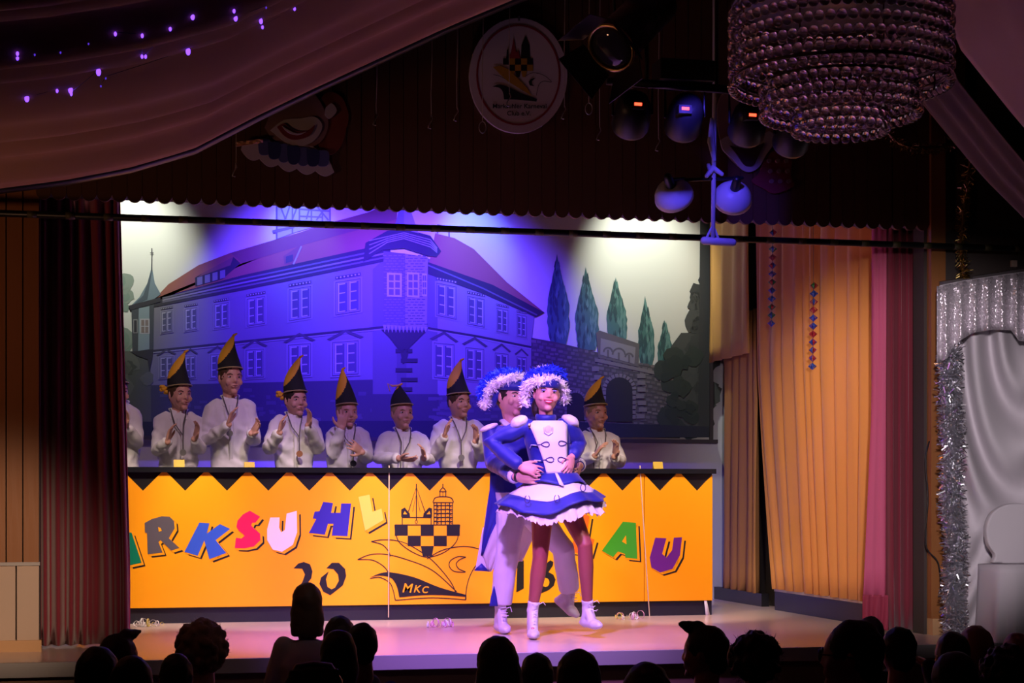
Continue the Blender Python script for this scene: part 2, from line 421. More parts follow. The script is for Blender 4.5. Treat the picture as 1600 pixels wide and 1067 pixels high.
# burgundy stage curtains
cl = thing('stage_curtain', (P(130, 1000, CURT).x, CURT, STAGE), 'dark burgundy velvet curtain drawn aside at the left of the stage', 'curtain')
xa, xb = P(55, 900, CURT).x, P(203, 900, CURT).x
def lfold(s, t): return s*lerp(1.0, 0.88, max(0, (t-0.15)/0.85)) if t > .15 else s
pleats('cloth', BURG, (xa, CURT), (xb, CURT), STAGE+0.01, 3.6, 7, 0.055, cl, zfn=lfold, seed=3, nz=24, wob=0.45, srange=(0, .985))
pleats('lit_edge', BURGL, (xa, CURT), (xb, CURT), STAGE+0.01, 3.6, 7, 0.055, cl, zfn=lfold, seed=3, nz=24, wob=0.45, srange=(.982, 1.0))  # last strip of cloth coloured brighter, painting in stage light on the edge
cr = thing('stage_curtain', (P(1410, 985, CURT).x, CURT, STAGE), 'dark burgundy velvet curtain at the right of the stage showing raspberry lining', 'curtain')
xa, xb = P(1385, 900, CURT).x, P(1455, 900, CURT).x
pleats('cloth', BURG, (xa, CURT), (xb, CURT), STAGE+0.01, 3.6, 6, 0.035, cl and cr, seed=5)
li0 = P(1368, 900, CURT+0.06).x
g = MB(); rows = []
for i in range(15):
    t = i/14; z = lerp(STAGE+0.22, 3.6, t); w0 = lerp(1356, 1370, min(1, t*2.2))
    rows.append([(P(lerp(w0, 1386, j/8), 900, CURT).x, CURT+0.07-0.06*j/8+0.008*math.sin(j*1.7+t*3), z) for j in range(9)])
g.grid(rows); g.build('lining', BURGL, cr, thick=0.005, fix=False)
pleats('hem', mat('wine_hem', (0.33, 0.03, 0.07), 0.8), (P(1354, 950, CURT).x, CURT+0.06), (P(1388, 950, CURT).x, CURT), STAGE+0.01, STAGE+0.23, 3, 0.012, cr, seed=6)

# orange side curtains
oc = thing('side_curtain', (SIDEX-0.18, 11.9, STAGE), 'tall orange curtain along the right side of the stage, gathered at its hem', 'curtain')
ya, yb = 12.92, 10.72
pleats('cloth', ORANGEC, (SIDEX-0.18, ya), (SIDEX-0.18, yb), STAGE+0.16, 4.1, 11, 0.035, oc, seed=8, nz=18, top_amp=0.9,
       zfn=lambda s, t: s*(1-0.05*max(0, 0.4-t))+(1-s)*0.17*max(0, 1-t/.55)**1.3)
oc2 = thing('side_curtain', (SIDEX-0.1, 13.5, STAGE), 'narrow orange curtain in the far stage corner under a short pelmet', 'curtain')
pleats('cloth', mat('brown_orange_cloth', (0.60, 0.27, 0.085), 0.8, 0.1, 12), (SIDEX-0.08, 13.98), (SIDEX-0.12, 13.06), STAGE+0.10, 3.1, 5, 0.04, oc2, seed=9)
zpl = P(1150, 560, 13.5).z
pleats('pelmet', mat('amber_cloth', (0.74, 0.38, 0.09), 0.75, 0.08, 10), (SIDEX-0.20, 14.0), (SIDEX-0.24, 12.98), zpl, 4.5, 4, 0.02, oc2, seed=10)

# hanging paper garlands in front of the orange curtain
def garland(u, v0, v1, n, label, seed):
    GX = SIDEX-0.255; rn = random.Random(seed)
    t = thing('paper_garland', PX(u, v1, GX), label, 'garland', 'spiral foil garlands on the orange curtain')
    b = MB(); q_ = PX(u+1, v0-20, GX); b.tube([(q_.x, q_.y, CEIL-.005), q_, PX(u, v1-4, GX)], 0.002, 6, rnd=False); b.build('thread', RIB, t)
    cols = [mat('foil_blue', (0.03, 0.10, 0.55), 0.3), mat('foil_red', (0.45, 0.03, 0.05), 0.3), mat('foil_green', (0.03, 0.25, 0.07), 0.3), mat('foil_violet', (0.10, 0.05, 0.40), 0.3)]
    for k in range(n):
        c = PX(lerp(u+2, u-1, k/n), lerp(v0, v1, k/(n-1)), GX); b = MB(); a0 = rn.uniform(0, 6)
        r = 0.030
        for q in range(6):
            a = a0+q*math.pi/3
            pts = [c+Vector((0, 0, 0.028)), c+Vector((r*math.cos(a), r*math.sin(a), 0.004)), c+Vector((0, 0, -0.022)), c+Vector((r*math.cos(a+.7), r*math.sin(a+.7), 0.004))]
            b.poly(pts, q % 2)
        b.build('foil_twist', [rn.choice(cols), cols[0] if k % 3 else cols[1]], t, smooth=False, thick=0.002, fix=False)
garland(1206, 364, 506, 12, 'longer blue and green foil twist garland beside the orange corner pelmet', 2)
garland(1270, 447, 573, 11, 'lower red and blue foil twist garland in the middle of the orange curtain', 5)

# ------------------------------------------------------------------ painted backdrop
MY = BACKY-0.035
Lx, Rx = P(60, 500, MY).x, P(1108, 500, MY).x
zbot, ztop = P(700, 684, MY).z, 4.9
mural = thing('painted_backdrop', P(640, 684, MY), 'large painted backdrop of a town house with red roof and cypress trees', 'backdrop')
mb = MB(); mb.box((Lx, MY, zbot), (Rx, BACKY-0.003, ztop)); mb.build('canvas_board', mat('painted_sky', (0.66, 0.67, 0.60), 0.7, 0.22, 0.9, col2=(0.50, 0.49, 0.44), detail=6), mural, smooth=False)
bf = MB(); bf.box((Lx, MY-0.05, zbot-0.03), (Rx+0.06, BACKY-0.003, zbot)); bf.box((Rx, MY-0.02, zbot), (Rx+0.03, BACKY-0.003, ztop)); bf.build('frame', mat('dark_frame', (0.03, 0.02, 0.025), 0.6), mural, smooth=False)
PAINT = mat('mural_paint', (1, 1, 1), 0.75, 0.55, 2.2, attr='Col', detail=10)
def A1(x, y): return (160+x/3.2, 280+y/3.2)
def A2(x, y): return (560+x/2.6667, 280+y/2.6667)
LAY = [0]
class Paint:
    def __init__(s, fn): s.mb = MB(); s.fn = fn
    def p(s, pts, col, layer):
        LAY[0] += 1
        col = tuple(x*.72 for x in col)
        s.mb.poly([P(*s.fn(*q), MY-0.0015-0.0009*layer-1e-6*LAY[0]) for q in pts], 0, col)
    def line(s, pts, wd, col, layer):
        for q in strokequads(pts, wd): s.p(q, col, layer)
    def rect(s, x, y, w_, h, col, layer, sk=0.0):
        s.p([(x-w_/2, y-h/2-sk*w_/2*-1*-1), (x+w_/2, y-h/2+sk*w_/2), (x+w_/2, y+h/2+sk*w_/2), (x-w_/2, y+h/2-sk*w_/2)], col, layer)
    def done(s, name): return s.mb.build(name, PAINT, mural, smooth=False, fix=False)
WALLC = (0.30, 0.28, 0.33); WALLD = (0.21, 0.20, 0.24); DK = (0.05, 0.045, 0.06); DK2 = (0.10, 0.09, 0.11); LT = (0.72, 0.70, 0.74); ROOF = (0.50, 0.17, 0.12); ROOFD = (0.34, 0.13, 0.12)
def window(p, x, y, w_, h, sk, ped=False, right=False, light=1.0):
    l = tuple(c*light for c in LT)
    p.rect(x, y, w_*1.0, h*1.0, (0.40, 0.38, 0.44), 5, sk)
    p.rect(x, y, w_*0.88, h*0.92, DK2, 6, sk)
    p.rect(x, y, w_*0.84, h*0.88, (0.36, 0.34, 0.42), 7, sk)
    for s_ in (-1, 1):
        cx = x+s_*w_*0.2; cy = y+sk*s_*w_*0.2
        p.rect(cx, cy, w_*0.34, h*0.80, (0.13, 0.13, 0.19), 8, sk)
        sd = 1 if right else -1
        p.rect(cx+sd*w_*0.13, cy, w_*0.045, h*0.80, l, 9, sk)
        for yy in (-0.38, -0.13, 0.13, 0.38):
            p.rect(cx+sd*w_*0.02, cy+yy*h, w_*0.24, h*0.030, l, 9, sk)
    if ped:
        p.p([(x-w_*0.62, y-h*0.55+sk*-w_*0.6), (x, y-h*0.78), (x+w_*0.62, y-h*0.55+sk*w_*0.6), (x+w_*.5, y-h*0.51+sk*w_*.5), (x, y-h*0.70), (x-w_*.5, y-h*0.51-sk*w_*.5)], DK2, 5)
    else:
        p.p([(x-w_*0.45, y-h*0.62-sk*w_*.45), (x+w_*0.45, y-h*0.62+sk*w_*.45), (x+w_*0.45, y-h*0.54+sk*w_*.45), (x-w_*0.45, y-h*0.54-sk*w_*.45)], DK2, 5)
        for k in range(7):
            q = (k-3)/7*w_*.9; p.rect(x+q, y-h*0.58+sk*q, w_*0.05, h*0.04, LT, 6)
# sky wash: hedge and trees at far left
s = Paint(A1)
for k in range(14):
    cx, cy = 60+random.uniform(-10, 100), random.uniform(500, 820); r = random.uniform(25, 60)
    s.p([(cx+r*math.cos(a)*random.uniform(.8, 1.1), cy+r*math.sin(a)*random.uniform(.8, 1.1)) for a in [i*math.pi/6 for i in range(12)]], (0.30, 0.42, 0.33) if k % 2 else (0.38, 0.47, 0.38), 1+k % 3)
s.p([(-200, 870), (150, 860), (240, 900), (245, 1300), (-200, 1300)], (0.15, 0.16, 0.13), 4)
for k in range(16):
    cx, cy = random.uniform(-50, 235), random.uniform(870, 1200); r = random.uniform(25, 60)
    s.p([(cx+r*math.cos(a)*random.uniform(.7, 1.2), cy+r*math.sin(a)*random.uniform(.7, 1.2)) for a in [i*math.pi/6 for i in range(12)]], random.choice([(0.10, 0.11, 0.09), (0.20, 0.21, 0.17)]), 5)
s.done('painted_foliage')
# long wing
s = Paint(A1)
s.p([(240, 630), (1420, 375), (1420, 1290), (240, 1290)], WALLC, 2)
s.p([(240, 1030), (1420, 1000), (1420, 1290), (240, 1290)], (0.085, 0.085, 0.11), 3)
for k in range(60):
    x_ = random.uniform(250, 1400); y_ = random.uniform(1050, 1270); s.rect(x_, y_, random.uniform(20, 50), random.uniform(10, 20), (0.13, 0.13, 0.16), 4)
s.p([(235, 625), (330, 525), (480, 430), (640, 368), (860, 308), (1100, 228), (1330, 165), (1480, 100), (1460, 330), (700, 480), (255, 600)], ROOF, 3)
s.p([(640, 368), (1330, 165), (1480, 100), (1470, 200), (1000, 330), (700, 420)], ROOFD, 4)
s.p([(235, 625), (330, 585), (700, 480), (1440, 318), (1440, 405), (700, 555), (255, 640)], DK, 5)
for off, cc in ((14, WALLD), (34, (0.36, 0.33, 0.40)), (52, WALLD)):
    s.line([(300, 588+off*.5), (700, 484+off), (1430, 330+off*1.1)], 8, cc, 6)
s.p([(463, 492), (500, 470), (655, 388), (690, 420), (600, 500), (465, 536)], DK, 5)
s.p([(500, 470), (655, 388), (640, 430), (480, 488)], ROOFD, 6)
for k in range(4): s.rect(487+k*38, 508-k*11, 26, 40, (0.32, 0.32, 0.36), 6, -0.25)
s.p([(905, 385), (995, 325), (1000, 345), (955, 425), (910, 425)], ROOFD, 5); s.rect(935, 398, 36, 34, DK2, 6, -0.3)
s.line([(955, 425), (975, 380), (995, 335)], 7, (0.55, 0.55, 0.6), 6)
s.line([(245, 860), (700, 812), (1420, 738)], 12, DK, 5); s.line([(245, 868), (700, 822), (1420, 748)], 6, (0.42, 0.40, 0.46), 5)
for x_, y_, w_, h_ in ((322, 712, 66, 118), (443, 700, 72, 122), (595, 682, 84, 134), (768, 660, 104, 150), (988, 622, 126, 172), (1228, 588, 142, 180)): window(s, x_, y_, w_, h_, -0.16)
for x_, y_, w_, h_ in ((320, 940, 80, 118), (440, 940, 62, 122), (575, 935, 84, 132), (762, 922, 104, 156), (985, 905, 130, 176), (1215, 895, 150, 184)): window(s, x_, y_, w_, h_, -0.07, ped=True)
s.done('painted_long_wing')
# left turret
s = Paint(A1)
s.p([(247, 355), (250, 450), (262, 520), (292, 575), (250, 605), (135, 640), (185, 590), (225, 520), (243, 450)], (0.26, 0.36, 0.42), 6)
s.p([(247, 450), (250, 450), (225, 600), (150, 632), (205, 580)], (0.12, 0.16, 0.20), 7)
s.p([(130, 632), (290, 590), (290, 612), (140, 655)], DK, 8)
s.p([(145, 650), (258, 625), (255, 855), (150, 865)], (0.09, 0.10, 0.12), 6)
s.p([(182, 645), (235, 635), (235, 850), (178, 858)], (0.36, 0.47, 0.52), 7)
s.rect(212, 735, 48, 76, LT, 8); s.rect(212, 735, 36, 64, (0.35, 0.27, 0.25), 9); s.rect(212, 735, 4, 64, LT, 10); s.rect(212, 735, 36, 5, LT, 10)
s.rect(165, 735, 22, 70, (0.4, 0.4, 0.4), 8); s.rect(165, 735, 14, 60, DK, 9)
s.p([(140, 862), (255, 850), (250, 900), (235, 960), (225, 900), (180, 885)], DK, 7)
s.line([(247, 345), (247, 460)], 5, DK2, 8); s.line([(238, 368), (256, 368)], 4, DK2, 8)
s.done('painted_turret')
# half-timbered roof tower
s = Paint(A1)
s.p([(872, 60), (1140, 60), (1140, 215), (965, 265), (868, 300)], (0.66, 0.66, 0.66), 5)
TB = (0.30, 0.24, 0.28)
for q in ([(872, 60), (872, 300)], [(950, 60), (950, 270)], [(985, 60), (985, 220)], [(1045, 60), (1045, 220)], [(1100, 60), (1100, 220)], [(1138, 60), (1138, 215)], [(872, 100), (1140, 100)], [(985, 150), (1140, 160)],
          [(985, 185), (1100, 190)], [(880, 110), (915, 200)], [(945, 110), (915, 200)], [(985, 110), (950, 200)], [(1045, 110), (1020, 200)], [(1060, 120), (1130, 205)], [(1130, 120), (1070, 205)]): s.line(q, 8, TB, 6)
s.p([(850, 255), (960, 232), (960, 244), (855, 270)], TB, 7)
s.done('painted_tower')
# corner oriel
s = Paint(A2)
s.p([(60, 375), (110, 330), (290, 330), (330, 350), (330, 900), (60, 900)], WALLD, 4)
s.p([(105, 300), (195, 310), (195, 612), (105, 610)], (0.20, 0.18, 0.22), 6)
s.p([(195, 310), (290, 325), (285, 615), (195, 612)], (0.40, 0.36, 0.42), 6)
for r_ in range(26):
    y_ = 318+r_*11.4
    for c_ in range(9):
        x_ = 112+c_*20+(10 if r_ % 2 else 0)+random.uniform(-3, 3)
        if x_ < 282: s.rect(x_, y_, 14, 3.0, (0.10, 0.09, 0.12) if x_ > 195 else (0.36, 0.33, 0.38), 7)
for x_, w_, h_ in ((150, 62, 100), (228, 52, 104), (275, 20, 94)):
    s.rect(x_, 440, w_, h_, LT, 8, 0.05); 
    for i in (-1, 1):
        for k in (-1, 0, 1): s.rect(x_+i*w_*.21, 440+k*h_*.3, w_*.32, h_*.24, (0.22, 0.20, 0.27), 9, 0.05)
s.p([(30, 265), (120, 215), (190, 205), (300, 235), (345, 300), (325, 325), (285, 318), (190, 288), (100, 295), (20, 345)], DK, 8)
for k in range(4): s.line([(45, 290-k*18+20), (120, 245-k*8+18), (190, 235-k*8+12), (300, 272-k*10+10), (328, 305-k*6)], 4, (0.42, 0.40, 0.46), 9)
s.p([(150, 205), (185, 60), (195, 60), (250, 225), (190, 208)], (0.30, 0.32, 0.40), 9); s.p([(190, 60), (195, 60), (250, 225), (190, 208)], (0.46, 0.46, 0.54), 10)
for k in range(12): s.p([(102+k*15.5, 606+k*.8), (117+k*15.5, 607+k*.8), (110+k*15.5, 640)], (0.48, 0.45, 0.52), 9)
s.p([(95, 625), (285, 630), (250, 665), (215, 700), (200, 760), (185, 770), (175, 720), (130, 660)], DK, 8)
for k in range(5): s.rect(190+(k % 2)*22, 715+k*40, 70, 16, DK, 8)
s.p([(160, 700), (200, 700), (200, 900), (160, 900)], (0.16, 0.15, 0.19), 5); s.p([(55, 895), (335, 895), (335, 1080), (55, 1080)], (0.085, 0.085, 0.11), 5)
s.done('painted_oriel')
# right wing
s = Paint(A2)
s.p([(285, 350), (735, 560), (720, 690), (720, 1020), (285, 1020)], (0.40, 0.37, 0.43), 3)
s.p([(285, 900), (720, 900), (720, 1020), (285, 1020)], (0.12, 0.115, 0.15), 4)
s.p([(320, 225), (400, 245), (480, 290), (540, 350), (620, 430), (775, 555), (740, 572), (290, 372)], ROOF, 4)
s.p([(290, 345), (560, 440), (775, 555), (738, 575), (520, 478), (288, 395)], DK, 5)
s.line([(290, 358), (520, 455), (745, 566)], 6, WALLD, 6)
s.line([(290, 620), (500, 655), (720, 700)], 9, DK, 5); s.line([(290, 628), (500, 663), (720, 707)], 5, (0.5, 0.47, 0.53), 5)
for x_, y_, w_, h_ in ((367, 508, 96, 150), (490, 552, 82, 128), (600, 590, 56, 108), (680, 612, 46, 100)): window(s, x_, y_, w_, h_, 0.20, right=True)
for x_, y_, w_, h_ in ((357, 758, 98, 160), (485, 772, 88, 148), (597, 785, 64, 130), (680, 792, 48, 112)): window(s, x_, y_, w_, h_, 0.10, ped=True, right=True)
s.line([(330, 225), (330, 190), (378, 200), (378, 240)], 6, (0.3, 0.2, 0.25), 5)
for k in range(70): s.rect(random.uniform(300, 710), random.uniform(910, 1010), random.uniform(20, 40), random.uniform(8, 14), (0.17, 0.16, 0.20), 5)
s.done('painted_right_wing')
# cypresses
for cx, yt, yb_, hw in ((835, 310, 690, 46), (955, 365, 712, 48), (1080, 408, 690, 42), (1202, 485, 775, 34), (1283, 585, 810, 34)):
    s = Paint(A2); L = []; R = []
    for k in range(17):
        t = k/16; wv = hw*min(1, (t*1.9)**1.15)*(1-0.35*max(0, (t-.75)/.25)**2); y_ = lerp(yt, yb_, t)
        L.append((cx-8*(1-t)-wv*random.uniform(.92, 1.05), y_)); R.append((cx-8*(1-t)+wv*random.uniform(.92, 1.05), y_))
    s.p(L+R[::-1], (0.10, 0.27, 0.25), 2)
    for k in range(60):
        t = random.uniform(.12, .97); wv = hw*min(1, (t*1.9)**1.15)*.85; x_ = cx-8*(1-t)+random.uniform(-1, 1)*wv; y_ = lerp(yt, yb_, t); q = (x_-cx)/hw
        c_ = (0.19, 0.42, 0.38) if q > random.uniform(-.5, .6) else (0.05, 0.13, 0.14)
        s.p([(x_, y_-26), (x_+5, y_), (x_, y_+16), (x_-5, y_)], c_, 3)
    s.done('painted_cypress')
# garden wall and gate
s = Paint(A2)
s.p([(720, 660), (830, 680), (1000, 722), (1160, 765), (1280, 790), (1340, 860), (1340, 1080), (720, 1060)], (0.13, 0.12, 0.11), 3)
for r_ in range(20):
    for c_ in range(24):
        x_ = 728+c_*25+(12 if r_ % 2 else 0)+random.uniform(-4, 4); y_ = 672+r_*18+(x_-720)*0.21+random.uniform(-3, 3)
        if x_ < 1310 and y_ < 1050: s.rect(x_, y_, random.uniform(14, 23), random.uniform(8, 13), random.choice([(0.24, 0.22, 0.20), (0.19, 0.17, 0.16), (0.29, 0.26, 0.23)]), 4, 0.1)
s.p([(990, 640), (1005, 630), (1170, 685), (1168, 782), (1000, 744)], (0.22, 0.20, 0.18), 5)
s.p([(1010, 662), (1155, 700), (1150, 770), (1008, 730)], (0.42, 0.40, 0.37), 6)
for x_, r_ in ((1040, 18), (1085, 26), (1128, 16)):
    s.line([(x_+r_*math.cos(a), 712+(x_-1010)*.25+r_*math.sin(a)) for a in [math.pi+i*math.pi/8 for i in range(9)]], 7, (0.20, 0.19, 0.17), 7); s.rect(x_, 718+(x_-1010)*.25, 8, 30, (0.22, 0.2, 0.18), 7)
s.p([(985, 745), (1240, 800), (1240, 815), (985, 760)], (0.32, 0.29, 0.26), 6)
def arch(x_, y_, r_, hgt, lay):
    s.p([(x_-r_, y_+hgt)]+[(x_+r_*math.cos(a), y_+r_*math.sin(a)) for a in [math.pi+i*math.pi/12 for i in range(13)]]+[(x_+r_, y_+hgt)], (0.035, 0.035, 0.035), lay)
    for k in range(13):
        a = math.pi+k*math.pi/12; a2 = a+.19
        s.p([(x_+r_*math.cos(a), y_+r_*math.sin(a)), (x_+r_*math.cos(a2), y_+r_*math.sin(a2)), (x_+r_*1.28*math.cos(a2), y_+r_*1.28*math.sin(a2)), (x_+r_*1.28*math.cos(a), y_+r_*1.28*math.sin(a))], (0.36, 0.33, 0.29), lay)
    for sg in (-1, 1):
        for k in range(int(hgt/20)): s.rect(x_+sg*r_*1.13, y_+10+k*20, r_*.24, 16, (0.33, 0.30, 0.27), lay)
arch(1087, 880, 55, 130, 7); arch(905, 925, 36, 80, 7)
for k in range(6): s.rect(990+random.uniform(-8, 8), 790+k*36, 30, 20, (0.34, 0.31, 0.28), 7)
for k in range(7): s.rect(1180+random.uniform(-6, 6), 820+k*28, 34, 18, (0.33, 0.30, 0.27), 7)
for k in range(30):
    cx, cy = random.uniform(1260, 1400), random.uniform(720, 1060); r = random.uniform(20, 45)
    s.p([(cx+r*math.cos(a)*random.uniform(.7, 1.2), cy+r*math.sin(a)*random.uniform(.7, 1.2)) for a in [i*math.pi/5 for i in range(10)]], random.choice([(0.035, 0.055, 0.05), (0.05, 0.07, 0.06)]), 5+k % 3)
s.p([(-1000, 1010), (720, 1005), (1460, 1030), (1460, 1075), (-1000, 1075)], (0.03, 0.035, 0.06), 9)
for k in range(26):  # dark foliage, also painting in the falloff of light at the right edge
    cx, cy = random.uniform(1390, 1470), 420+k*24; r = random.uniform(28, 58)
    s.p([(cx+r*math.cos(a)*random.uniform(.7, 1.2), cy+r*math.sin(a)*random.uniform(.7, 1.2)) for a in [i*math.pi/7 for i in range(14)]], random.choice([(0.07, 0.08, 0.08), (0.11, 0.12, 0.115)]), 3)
s.p([(1425, 60), (1462, 60), (1462, 1075), (1415, 1075)], (0.06, 0.065, 0.07), 4)  # curtain-like shade put into the mural colour along the right margin
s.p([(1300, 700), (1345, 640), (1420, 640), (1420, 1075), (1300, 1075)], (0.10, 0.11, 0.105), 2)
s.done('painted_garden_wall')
# ------------------------------------------------------------------ counter with the yellow carnival panels
CY = 12.17
ct = thing('carnival_counter', (P(650, 970, CY).x, CY+0.3, STAGE), 'long stage counter with yellow lettered front, black zigzag top and black plinth', 'counter')
cx0, cx1 = P(120, 800, CY).x, P(1113, 800, CY).x
ztop = P(650, 731, CY).z; zy0 = P(650, 944, CY).z; zteeth = P(650, 735, CY).z; zval = P(650, 767, CY).z
bx('top', (cx0-0.02, CY-0.03, ztop-0.035), (cx1+0.02, CY+0.55, ztop), GLOSSBLACK, ct)
bx('body', (cx0, CY+0.01, STAGE+0.12), (cx1, CY+0.5, ztop-0.035), BLACK, ct)
bx('plinth', (cx0, CY+0.015, STAGE), (cx1, CY+0.5, STAGE+0.12), mat('navy_black_plinth', (0.022, 0.020, 0.035), 0.3, 0.4, 5, stretch=(1, 1, 6), bump=0.1), ct)
tooth = (P(515, 740, CY).x-P(256.5, 740, CY).x)/4; tx0 = P(256.5, 740, CY).x
cuts = [cx0, P(608, 850, CY).x, P(1006, 850, CY).x, cx1]
panels = []
for k in range(3):
    a, b_ = cuts[k]+0.002, cuts[k+1]-0.002
    pts = [(a, zy0), (b_, zy0)]
    def ztooth(x):
        f = abs(((x-tx0)/tooth) % 1.0-0.5)*2; return lerp(zval, zteeth, f)
    xs = [b_]; n = math.floor((b_-tx0)/(tooth/2))
    while tx0+n*tooth/2 > a: 
        xs.append(tx0+n*tooth/2); n -= 1
    xs.append(a)
    pts += [(x, ztooth(x)) for x in xs]
    b = MB(); b.prism([(x, CY-0.008, z) for x, z in pts], (0, 0.018, 0)); panels.append(b.build('panel', YELLOW, ct, smooth=False))
for uu0, uu1 in ((608, 607), (1000, 1015)):
    b = MB(); b.tube([P(uu0, 728, CY-0.012), P(lerp(uu0, uu1, .5), 850, CY-0.011), P(uu1, 964, CY-0.012)], 0.004, 6); b.build('cord', mat('pale_cord', (0.72, 0.55, 0.35), 0.6), ct)
b = MB(); b.prism([P(1100, 937, CY-.001), P(1104, 937, CY-.001), P(1110, 966, CY-.001), P(1103, 966, CY-.001)], (0, -.004, 0)); b.build('tape_scrap', SHIRT, ct)
LCOL = {k: mat('print_'+k, c, 0.4) for k, c in dict(green=(0.0, 0.19, 0.10), grey=(0.10, 0.085, 0.105), blue=(0.035, 0.10, 0.66), pink=(0.85, 0.01, 0.10), white=(0.80, 0.68, 0.78), navy=(0.035, 0.02, 0.36),
        lemon=(1.0, 0.55, 0.08), orange=(1.0, 0.13, 0.01), lime=(0.05, 0.36, 0.02), purple=(0.14, 0.015, 0.22)).items()}
INK = mat('print_black', (0.012, 0.010, 0.012), 0.4)
def C7(x, y): return (170+x/4.1026, 700+y/4.1026)
def C8(x, y): return (520+x/2.5806, 720+y/2.5806)
def CD(x, y): return (740+x/7.26, 860+y/7.26)
def CI(x, y): return (x, y)
PRN = [0]
def pp(mb_, fn, pts, lay, mi, d=(0, 0)):
    PRN[0] += 1
    mb_.poly([P(fn(*q)[0]+d[0], fn(*q)[1]+d[1], CY-0.009-0.0008*lay-1e-6*PRN[0]) for q in pts], mi)
def letter(fn, pts, col, parent, holes=(), name='letter'):
    b = MB()
    pp(b, fn, pts, 1, 1, (6.2, 5.2)); pp(b, fn, pts, 2, 2, (3.8, 3.2)); pp(b, fn, pts, 2, 2, (2.2, 2.6)); pp(b, fn, pts, 3, 0)
    for h in holes: pp(b, fn, h, 4, 2)
    return b.build(name, [LCOL[col], INK, YELLOW], parent, smooth=False, fix=False)
p0, p1, p2 = panels
def rot(pts, dx, dy, a=0, k=1):
    ca, sa = math.cos(a)*k, math.sin(a)*k; return [(x*ca-y*sa+dx, x*sa+y*ca+dy) for x, y in pts]
LM = [(-40, 50), (-32, -50), (-12, -50), (0, 0), (12, -50), (32, -50), (40, 50), (18, 50), (16, -10), (4, 35), (-4, 35), (-16, -10), (-18, 50)]
letter(CI, rot(LM, 152, 900, -0.3, 0.62), 'blue', p0)
letter(C7, [(105, 545), (145, 540), (210, 735), (130, 752), (112, 700), (60, 716), (52, 770), (-25, 775), (60, 560)], 'green', p0, [[(75, 665), (88, 610), (105, 655)]])
letter(C7, [(230, 480), (275, 455), (340, 437), (390, 440), (418, 468), (422, 515), (395, 560), (385, 578), (452, 640), (400, 657), (332, 590), (318, 602), (345, 670), (250, 680), (245, 545), (232, 540)], 'grey', p0, [[(316, 505), (332, 512), (340, 530), (320, 536)]])
letter(C7, [(580, 478), (645, 482), (628, 548), (712, 487), (778, 518), (685, 590), (752, 672), (645, 712), (612, 592), (570, 690), (485, 665)], 'blue', p0)
letter(C7, [(905, 402), (970, 440), (940, 478), (920, 478), (912, 495), (935, 520), (970, 548), (972, 590), (930, 630), (870, 642), (808, 640), (815, 575), (850, 580), (872, 562), (835, 530), (818, 505), (825, 465), (860, 425)], 'pink', p0)
letter(C7, [(1035, 445), (1095, 445), (1092, 510), (1105, 540), (1128, 525), (1140, 420), (1205, 402), (1207, 540), (1180, 620), (1110, 665), (1050, 650), (1015, 590), (1015, 520)], 'white', p0)
letter(C7, [(1375, 345), (1437, 352), (1425, 415), (1485, 415), (1490, 355), (1553, 355), (1530, 565), (1430, 560), (1440, 485), (1405, 485), (1385, 555), (1283, 543), (1330, 455), (1308, 450), (1320, 408), (1350, 405)], 'navy', p0)
letter(C8, [(103, 145), (148, 136), (160, 205), (196, 192), (205, 238), (130, 282)], 'lemon', p0)
LH = [(-30, -45), (-8, -45), (-8, -10), (8, -10), (8, -45), (30, -45), (30, 45), (8, 45), (8, 12), (-8, 12), (-8, 45), (-30, 45)]
LE = [(-25, -45), (28, -45), (28, -22), (-2, -22), (-2, -10), (20, -10), (20, 12), (-2, 12), (-2, 22), (28, 22), (28, 45), (-25, 45)]
letter(CI, rot(LH, 790, 812, 0.1, 0.7), 'pink', p1)
letter(CI, rot(LE, 853, 825, -0.1, 0.65), 'blue', p1)
letter(CI, [(906, 802), (921, 806), (916, 838), (929, 843), (922, 868), (892, 862)], 'orange', p1)
letter(C8, [(1170, 245), (1222, 250), (1228, 395), (1180, 390), (1178, 375), (1150, 365), (1130, 388), (1085, 362)], 'lime', p1, [[(1166, 325), (1182, 300), (1184, 336)]])
letter(C8, [(1300, 310), (1345, 312), (1328, 375), (1345, 390), (1368, 360), (1375, 310), (1408, 308), (1400, 380), (1370, 435), (1320, 450), (1285, 430), (1278, 390)], 'purple', p2)
def digit(fn, polys, parent, holes=()):
    b = MB()
    for q in polys: pp(b, fn, q, 2, 0)
    for q in holes: pp(b, fn, q, 3, 1)
    return b.build('digit', [INK, YELLOW], parent, smooth=False, fix=False)
digit(C7, [[(1185, 770), (1215, 740), (1250, 730), (1290, 745), (1306, 790), (1298, 835), (1262, 880), (1240, 905), (1310, 905), (1325, 880), (1322, 940), (1175, 940), (1240, 860), (1258, 810), (1240, 772)]], p0)
digit(C7, [[(1395, 770), (1430, 735), (1475, 735), (1515, 775), (1522, 820), (1500, 880), (1420, 943), (1400, 918), (1450, 895), (1475, 850), (1470, 810), (1440, 775)], [(1410, 790), (1392, 840), (1402, 890), (1432, 908), (1420, 943), (1375, 920), (1350, 870), (1360, 830)]], p0)
digit(CD, [[(455, 165), (555, 105), (570, 120), (570, 430), (485, 475), (495, 200), (470, 190)]], p1)
digit(CD, [[(835, 140), (870, 110), (905, 130), (900, 170), (850, 245), (905, 275), (930, 330), (910, 400), (850, 450), (755, 490), (745, 430), (765, 330), (790, 270), (820, 225)]], p1, [[(815+45*math.cos(i*.524), 362+52*math.sin(i*.524)) for i in range(12)]])
